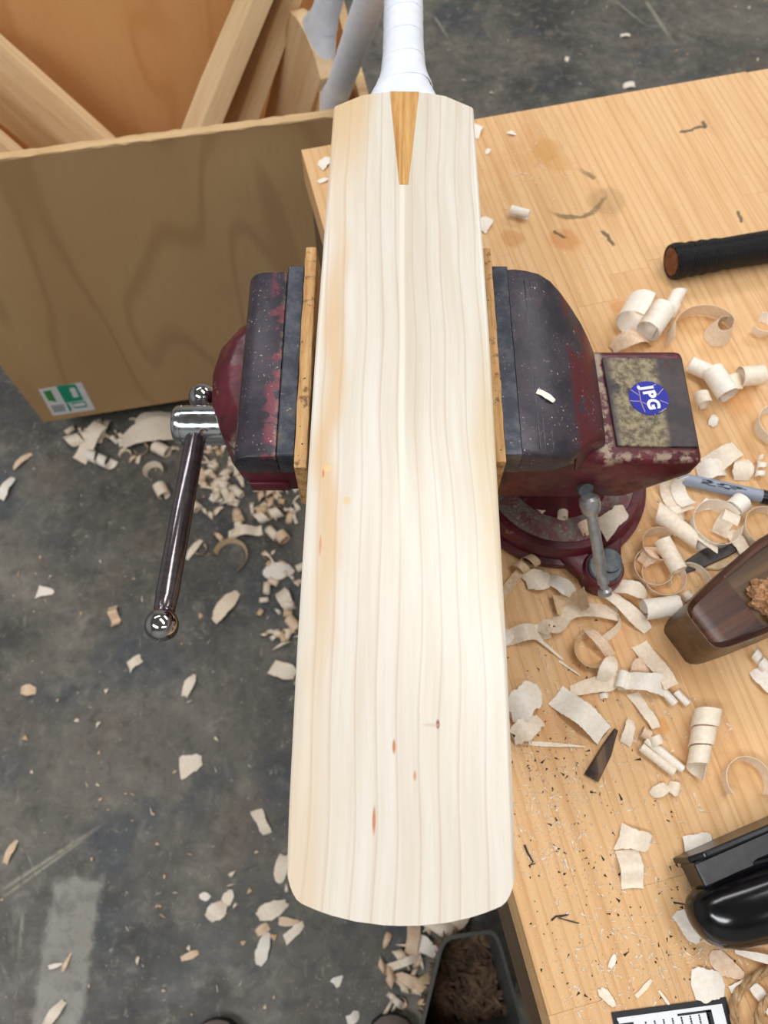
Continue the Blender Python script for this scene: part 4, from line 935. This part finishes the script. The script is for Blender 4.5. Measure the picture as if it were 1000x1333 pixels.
put_shaving(sh_helix(.004, .016, 2, .006), 988, 863, B, -60, 'knobbly white curl at the right frame edge below the wooden plane', 3)
put_shaving(sh_flake(.022, .016, .08, .1), 908, 1099, B, 8, 'white chip peeking out above the black plane', 3, lift=.0)
put_shaving(sh_flake(.022, .014, .12, .3), 895, 1208, B, -60, 'white chip under the nose of the black plane', 3)
put_shaving(sh_flake(.020, .020, .08, .0), 921, 1281, B, 0, 'white square fluffy shaving above the printed card', 3)
put_shaving(sh_flake(.024, .018, .06, .6), 946, 1258, B, -30, 'tan triangular flake between the black plane and the twine', 2)
put_shaving(sh_flake(.034, .006, .12, .2), 988, 1246, B, -12, 'white curved sliver above the twine', 3)
put_shaving(sh_flake(.020, .007, .12, .2), 966, 1281, B, 20, 'white sliver inside the twine coil', 3)
put_shaving(sh_flake(.030, .010, .10, .3), 992, 1302, B, -60, 'white pointed shaving lying in the twine coil at the frame edge', 3)
put_shaving(sh_flake(.030, .010, .06, .6), 985, 1217, B, -28, 'tan pointed strip beside the black plane at the right frame edge', 2)
put_shaving(sh_flake(.014, .009, .08, .5), 790, 1298, B, -50, 'pale triangular chip left of the printed card', 1)
put_shaving(sh_flake(.016, .0035, .05, .3), 838, 1286, B, 40, 'pale splinter above the printed card', 1)
put_shaving(sh_flake(.012, .0025, .05, .3), 865, 1300, B, -55, 'thin splinter leaning to the printed card edge', 1)
put_shaving(sh_flake(.010, .005, .1, .4), 797, 1251, B, 60, 'small white chip in the sawdust above the printed card', 3)
# back of the bench
put_shaving(sh_roll(.007, .020, .7), 675, 284, B, 70, 'small curled chip on the bench right of the bat shoulder', 3)
put_shaving(sh_flake(.022, .016, .1, .2), 631, 293, B, 60, 'white flake half hidden by the right bat edge near the jaw pad', 3)
put_shaving(sh_flake(.010, .006, .1, .3), 666, 175, B, -10, 'tiny white chip near the back bench edge', 3)
put_shaving(sh_flake(.009, .006, .1, .3), 635, 198, B, 60, 'tiny white chip beside the bat shoulder', 3)
put_shaving(sh_flake(.020, .012, .15, .2), 621, 172, B, 70, 'frayed white shaving against the right bat shoulder', 3)
put_shaving(sh_flake(.018, .014, .1, .2), 424, 213, B, 50, 'white chip on the bench corner left of the bat', 3)
put_shaving(sh_flake(.012, .006, .1, .2), 421, 236, B, 20, 'fluffy white crumb on the bench corner left of the bat', 3)
# on the vise base and jaws
ZT = ZB+.0266
put_shaving(sh_roll(.0052, .026, 1.1), 731, 660, ZT, -8, 'pale tube shaving on the vise base left of the lock lever', 1)
put_shaving(sh_flake(.032, .020, .2, .3, .4), 797, 680, ZT, 40, 'broad pale shaving on the vise base right of the lock lever', 1)
put_shaving(sh_flake(.016, .011, .3, .4), 707, 657, ZT, 60, 'small folded shaving on the vise base nearest the bat', 1)
put_shaving(sh_roll(.007, .010, .9), 760, 691, ZT, 20, 'small brownish curl on the vise base beside the lever rod', 2)
put_shaving(sh_flake(.016, .005, .1, .3), 707, 516, 1.0565, -32, 'white sliver lying on the fixed jaw of the vise', 3)

# ------------------------------------------------------------------ shavings and chips on the floor
def fl(bm, x, y, rot, label, m=1): return put_shaving(bm, x, y, FL, rot, label, m)
fl(sh_flake(.075, .035, .12, .3), 295, 790, 55, 'large torn strip of shaving on the floor below the vise', 0)
fl(sh_flake(.055, .042, .12, .3), 362, 745, 10, 'white wide chip on the floor left of the bat', 3)
fl(sh_flake(.05, .028, .2, .1), 372, 783, -60, 'curled pale strip on the floor close to the left bat edge', 1)
fl(sh_roll(.013, .03, .8), 382, 815, 40, 'brownish curl on the floor under the left bat edge', 2)
fl(sh_flake(.05, .034, .15, .1), 369, 874, -20, 'boxy pale chip on the floor left of the bat middle', 1)
fl(sh_flake(.042, .04, .06, .2), 249, 995, 20, 'pale square chip alone on the floor left of the bat', 1)
fl(sh_flake(.032, .03, .05, .7), 59, 771, 0, 'white triangular chip alone on the floor at left', 3)
fl(sh_wave(.045, .018, 1.4, .008), 150, 803, -70, 'zigzag shaving on the floor below the steel handle knob', 2)
fl(sh_flake(.03, .022, .15, .2), 176, 863, 40, 'tan chip on the floor below the steel handle knob', 1)
fl(sh_flake(.045, .02, .15, .2), 247, 893, 70, 'narrow pale chip on the floor below the handle at right', 1)
fl(sh_flake(.055, .024, .1, .2), 10, 637, 75, 'white chip at the left frame edge below the crate', 3)
fl(sh_flake(.05, .016, .1, .3), 30, 601, 50, 'tan strip on the floor below the crate corner', 2)
fl(sh_wave(.09, .035, .6, .015), 120, 580, 60, 'bunched curl on the floor under the crate label', 1)
fl(sh_helix(.014, .06, 1.7, .03), 112, 574, 20, 'rolled shaving on the floor in front of the crate label', 1)
fl(sh_helix(.012, .055, 2, .02), 133, 602, -25, 'knotted white curl on the floor in front of the crate', 3)
fl(sh_flake(.06, .022, .2, .1), 136, 562, 80, 'strip of shaving coming out from under the crate', 1)
fl(sh_flake(.15, .06, .14, .1, .3), 205, 570, 15, 'widest curved shaving on the floor left of the chrome screw head', 1)
fl(sh_flake(.08, .035, .1, .2), 200, 548, 20, 'shaving under the crate edge left of the chrome screw head', 1)
fl(sh_ring(.035, .016, 230, .028, .3), 300, 725, -60, 'thin brown ring shaving lying on the floor below the vise', 4)
fl(sh_ring(.018, .018, 240, .014, .3), 201, 617, 0, 'open ring shaving on the floor just left of the vise handle', 1)
fl(sh_roll(.016, .03, .9), 212, 643, 30, 'tube shaving on the floor behind the vise handle', 1)
fl(sh_roll(.016, .035, 1.0), 212, 590, 60, 'rolled shaving on the floor below the chrome screw head', 1)
fl(sh_flake(.03, .026, .1, .5), 281, 649, -20, 'white triangular chip on the floor right of the vise handle', 3)
fl(sh_wave(.07, .022, 1.1, .01), 320, 694, 10, 'bent forked shaving on the floor under the moving jaw', 1)
fl(sh_roll(.015, .02, 1.1), 368, 703, 40, 'small brown ring curl on the floor beside the left bat edge', 2)
fl(sh_helix(.012, .05, 1.6, .02), 350, 674, 20, 'lumpy shaving on the floor under the left jaw', 1)
fl(sh_flake(.05, .015, .1, .2), 253, 716, 60, 'straight splinter on the floor right of the vise handle', 1)
fl(sh_flake(.045, .024, .12, .3), 341, 1070, -60, 'pale chip on the floor left of the bat toe', 1)
fl(sh_flake(.045, .026, .15, .2), 367, 1130, 80, 'chip half hidden under the left corner of the bat toe', 1)
fl(sh_flake(.055, .03, .12, .2), 355, 1184, 25, 'largest chip on the floor below the left corner of the bat toe', 1)
fl(sh_flake(.05, .024, .12, .2), 343, 1235, 75, 'upright chip under the largest chip below the bat toe', 3)
fl(sh_flake(.04, .018, .1, .2), 383, 1213, 40, 'lower chip of a pair below the bat toe', 1)
fl(sh_flake(.036, .014, .1, .2), 376, 1200, -5, 'upper chip of a pair below the bat toe', 2)
fl(sh_flake(.022, .018, .1, .2), 342, 1210, 30, 'small tan chip above the upright chip', 2)
fl(sh_flake(.03, .012, .1, .2), 247, 1244, 20, 'tan sliver on the floor between patch and bat toe', 2)
fl(sh_flake(.02, .018, .05, .6), 440, 1276, 40, 'white triangular chip on the floor below the bat toe', 3)
fl(sh_flake(.02, .018, .1, .2), 460, 1325, 40, 'pale chip on the floor beside the shoe', 3)
fl(sh_flake(.022, .008, .1, .3), 72, 1257, 15, 'white oval chip on the pale floor patch', 3)
fl(sh_flake(.03, .008, .1, .5), 88, 1252, 70, 'tan sliver on the pale floor patch', 2)
fl(sh_flake(.045, .018, .2, .3), 72, 1320, 55, 'pale curved chip at the bottom left of the floor', 1)
fl(sh_flake(.04, .014, .15, .3), 15, 1109, 70, 'tan chip at the left frame edge beside the scratches', 2)
fl(sh_flake(.028, .022, .15, .2), 37, 899, 0, 'orange tan chip at left on the floor', 2)
fl(sh_flake(.035, .03, .15, .2), 283, 1186, 40, 'pale chip upper of three left of the bat toe', 1)
fl(sh_flake(.024, .02, .1, .2), 297, 1168, 70, 'pale chip lower of three left of the bat toe', 1)
fl(sh_flake(.02, .014, .1, .2), 267, 1167, 0, 'white crumb left of the three chips beside the bat toe', 3)
fl(sh_roll(.02, .05, .6), 567, 1206, 60, 'pale rolled shaving on the floor under the right of the bat toe', 1)
fl(sh_flake(.07, .03, .2, .1), 592, 1198, 40, 'broad shaving on the floor just under the bat toe rim', 0)
fl(sh_flake(.06, .024, .2, .1), 537, 1222, 80, 'upright shaving on the floor under the bat toe middle', 2)
fl(sh_flake(.05, .024, .2, .1), 556, 1232, -30, 'white curled shaving on the floor beside the grey bin', 3)
fl(sh_wave(.06, .012, .8, .01), 524, 1252, 20, 'thin curved shaving on the floor left of the grey bin', 1)
fl(sh_flake(.05, .02, .2, .1), 531, 1276, -10, 'bent pale shaving on the floor left of the grey bin', 2)
fl(sh_flake(.04, .02, .2, .1), 547, 1280, 30, 'tan shaving touching the grey bin', 4)
fl(sh_flake(.035, .025, .12, .1), 819, 112, 10, 'white chip on the floor behind the back bench edge', 3)
fl(sh_flake(.02, .012, .12, .1), 738, 77, 80, 'small pale chip on the floor behind the bench', 1)
fl(sh_flake(.03, .012, .12, .1), 814, 47, 0, 'bluish white chip on the floor far behind the bench', 3)
# the many small chips, one mesh kind each shared by copies
protos = []; LOOK = []
KIND = [('curved flat', lambda: sh_flake(.022, .012, .22, .6, .5, n=8)), ('pointed flat', lambda: sh_flake(.016, .010, .25, .9, .4, n=7)), ('half curled', lambda: sh_roll(.008, .014, .7, n=14)), ('slender', lambda: sh_flake(.030, .006, .16, .7, .5, n=8)), ('short triangular', lambda: sh_flake(.015, .014, .2, .95, .3, n=6)),
        ('ring shaped', lambda: sh_ring(.010, .008, 230, .007, .4, n=14)), ('wavy', lambda: sh_wave(.034, .012, 1.2, .006, .4, n=16)), ('crumb like', lambda: sh_flake(.008, .006, .3, .6, n=5)), ('rolled', lambda: sh_roll(.007, .02, 1.2, .005, n=18)), ('thin needle', lambda: sh_flake(.016, .003, .1, .8, n=5)), ('twisted', lambda: sh_helix(.007, .03, 1.5, .013, .004, n=26))]
for k, (lk, fn) in enumerate(KIND):
    for mm_ in range(2):
        f = fn(); bmesh.ops.translate(f, verts=f.verts, vec=(0, 0, -min(v.co.z for v in f.verts)))
        me = bpy.data.meshes.new('wood_chip'); f.to_mesh(me); f.free(); me.materials.append(M_shav[(0, 1, 2, 1, 4)[(k+mm_*2) % 5]])
        for p in me.polygons: p.use_smooth = True
        protos.append(me); LOOK.append(lk)
def scatter(n, region, where, group, ks, z=FL, sc=(.7, 1.3), name='wood_chip'):
    for i in range(n):
        x, y = region(); p = P(x, y, z); q_ = ci @ p
        if 0 < q_.x < CW and q_.y > .03: continue
        k = RS.choice(ks)*2+RS.choice((0, 1)); o = bpy.data.objects.new(name, protos[k]); C.objects.link(o)
        s = RS.uniform(*sc); o.scale = (s, s, s); o.rotation_euler = (0, 0, RS.uniform(0, 6.28)); o.location = (p.x, p.y, z+.0004); tag(o, LOOK[k]+' '+where, 'wood chip', group)
scatter(85, lambda: (RS.triangular(235, 415, 300), RS.triangular(560, 740, 610)), 'small wood chip in the floor litter under the vise', 'floor litter under the vise', [0, 2, 3, 5, 6, 8, 8, 10, 10], sc=(.8, 1.6))
scatter(34, lambda: (RS.triangular(330, 400, 390), RS.uniform(620, 900)), 'small wood chip on the floor along the left bat edge', 'floor litter along the bat', [0, 1, 2, 3, 6, 8, 10], sc=(.7, 1.3))
scatter(80, lambda: (RS.uniform(0, 380), RS.uniform(600, 1330)), 'tiny wood chip scattered on the open dark floor', 'chips on the open floor', [1, 7, 7, 7, 9, 9, 4], sc=(.5, 1.0))
scatter(30, lambda: (RS.triangular(90, 240, 130), RS.uniform(548, 600)), 'small wood chip on the floor along the crate front', 'floor litter along the crate', [0, 2, 3, 5, 6, 8, 10], sc=(.8, 1.4))
scatter(30, lambda: (RS.uniform(560, 1000), RS.uniform(-20, 150)), 'tiny wood chip on the floor behind the bench', 'chips behind the bench', [7, 7, 9, 1], sc=(.5, 1.0))
scatter(24, lambda: (RS.uniform(500, 590), RS.uniform(1190, 1320)), 'small wood chip on the floor below the bat toe', 'floor litter below the bat toe', [0, 2, 3, 6, 5, 8, 10], sc=(.8, 1.4))
# bench sawdust and dark flecks: uncountable
def specks(name, n, regs, m, smin, smax, z, label, cat, flat=.5, els=(1, 1, 2, 4)):
    bm = nb()
    for i in range(n):
        x, y, sx_, sy_ = RS.choice(regs); p = P(RS.gauss(x, sx_), RS.gauss(y, sy_), z)
        q = BM.inverted() @ p
        if z == ZB and (q.x < .004 or q.x > WB or q.y > -.004): continue
        s = RS.uniform(smin, smax)*(RS.random()**1.5+.25); el = RS.choice(els); a = RS.uniform(0, 6.28); d = Vector((math.cos(a), math.sin(a), 0)); e = Vector((-d.y, d.x, 0))
        vs = [bm.verts.new(p+d*s*el+ZV*.0003), bm.verts.new(p-d*s*el*.8+e*s*.6+ZV*.0003), bm.verts.new(p-d*s*el*.7-e*s*.6+ZV*.0003), bm.verts.new(p+ZV*(.0003+s*flat))]
        bm.faces.new((vs[0], vs[1], vs[3])); bm.faces.new((vs[1], vs[2], vs[3])); bm.faces.new((vs[2], vs[0], vs[3]))
    return tag(obj(name, bm, m), label, cat, kind='stuff')
specks('sawdust', 4200, [(720, 830, 60, 60), (700, 980, 35, 50), (790, 1180, 60, 60), (770, 1270, 45, 45), (850, 1270, 60, 40), (700, 1050, 30, 40), (720, 1120, 40, 40), (850, 720, 60, 60), (930, 1240, 30, 25), (840, 980, 60, 60), (690, 200, 40, 40), (800, 1040, 80, 60), (760, 300, 120, 90)], M_dustpale, .0004, .0013, ZB, 'fine pale sawdust and crumbs over the worktop', 'sawdust')
specks('dark_flecks', 420, [(700, 990, 30, 40), (790, 1240, 60, 50), (740, 880, 50, 40), (870, 1140, 60, 50), (890, 1180, 25, 40), (760, 1130, 60, 60), (730, 1010, 40, 40)], M_dustdark, .0005, .0016, ZB, 'dark flecks strewn over the worktop', 'flecks', els=(1, 1, 1.4, 2))
specks('floor_dust', 3200, [(300, 640, 70, 60), (250, 1150, 90, 80), (150, 950, 110, 120), (370, 800, 30, 120), (470, 1280, 50, 30), (80, 1200, 70, 90), (780, 60, 140, 50), (120, 580, 60, 20)], M_floordust, .0005, .0019, FL, 'pale dust and crumbs on the dark floor', 'dust')

# ------------------------------------------------------------------ grey bin under the bench, with shavings
q = [P(x, y, .16) for x, y in ((578, 1223), (645, 1213), (684, 1350), (545, 1360))]; c_ = sum(q, Vector())/4
bin_ = thing('plastic_bin', 'grey plastic bin of brown shavings on the floor under the bench edge', 'bin', (c_.x, c_.y, 0))
def rr_quad(f, z, rad=.16):
    p = [c_+(a-c_)*f for a in q]; out = []
    for i in range(4):
        a, b, d = p[i-1], p[i], p[(i+1) % 4]
        for k in range(5):
            t = k/4; s0 = b+(a-b)*rad; s1 = b+(d-b)*rad; m_ = (1-t)**2*s0+2*t*(1-t)*b+t*t*s1; out.append(Vector((m_.x, m_.y, z)))
    return out
bm = nb(); loft(bm, [rr_quad(.86, .002), rr_quad(1.0, .152), rr_quad(1.06, .154), rr_quad(1.06, .160), rr_quad(.98, .160), rr_quad(.96, .150), rr_quad(.83, .010)]); obj('tub', bm, M_binplastic, bin_, True, True, 40)
bm = nb(); t_ = random.Random(6)
for k in range(900):
    a = t_.random(); b = t_.random(); p = (q[0]*(1-a)+q[1]*a)*(1-b)+(q[3]*(1-a)+q[2]*a)*b; p = c_+(p-c_)*.84
    l_ = t_.uniform(.006, .02); an_ = t_.uniform(0, 6.28); d = Vector((math.cos(an_), math.sin(an_), t_.uniform(-.4, .4))); e = Vector((-d.y, d.x, t_.uniform(-.5, .5)))*.3; z_ = Vector((0, 0, .05+t_.uniform(0, .02)-p.z)); p = p+z_
    bm.faces.new([bm.verts.new(p+d*l_), bm.verts.new(p+e*l_), bm.verts.new(p-d*l_+ZV*l_*.3), bm.verts.new(p-e*l_)])
loft(bm, [rr_quad(.84, .02), rr_quad(.87, .052)])
o = obj('shavings_heap', bm, M_binheap, bin_, False, True); o['kind'] = 'stuff'

# ------------------------------------------------------------------ shoes of the person taking the picture
def shoe(x, y, rot, label):
    r = thing('shoe', label, 'shoe', (x, y, 0), math.radians(rot), group=None)
    def outline(f, z, sh=0.): return [Vector((f*w, L_, z)) for L_, w in ((0, .006), (-.004, .022), (-.014, .034), (-.035, .043), (-.07, .048), (-.12, .045), (-.18, .036), (-.24, .034), (-.275, .026), (-.285, .008))]+[Vector((-f*w, L_, z)) for L_, w in ((-.285, .008), (-.275, .026), (-.24, .034), (-.18, .036), (-.12, .045), (-.07, .048), (-.035, .043), (-.014, .034), (-.004, .022), (0, .006))]
    bm = nb(); loft(bm, [outline(.97, .0005), outline(1.0, .008), outline(1.0, .026), outline(.96, .030)]); obj('sole', bm, M_shoe, r, True)
    bm = nb(); secs = []
    for f, z, s in ((.93, .030, 1), (.92, .040, .985), (.86, .052, .965), (.70, .064, .93), (.52, .078, .86), (.5, .10, .80)):
        o_ = outline(f, z); mid = -.15
        secs.append([Vector((p.x, -.285+(p.y+.285)*s if z < .06 else min(-.285+(p.y+.285)*s, -.285+.285*s-(z-.06)*1.6), p.z)) for p in o_])
    loft(bm, secs); obj('upper', bm, M_shoeup, r, True, angle=60)
    bm = nb()
    for k in range(5):
        yy = -.10-.02*k; tube(bm, [(-.022, yy, .062+.004*k), (0, yy+.002, .070+.005*k), (.022, yy, .062+.004*k)], .003, 8)
    obj('laces', bm, M_shoe, r, True)
p = P(510, 1322, .03); shoe(p.x+.004, p.y, -6, 'grey and black shoe toe below the bat toe, right of the pair')
p = P(279, 1328, .03); shoe(p.x, p.y, 6, 'black edged shoe toe at the bottom edge, left of the pair')
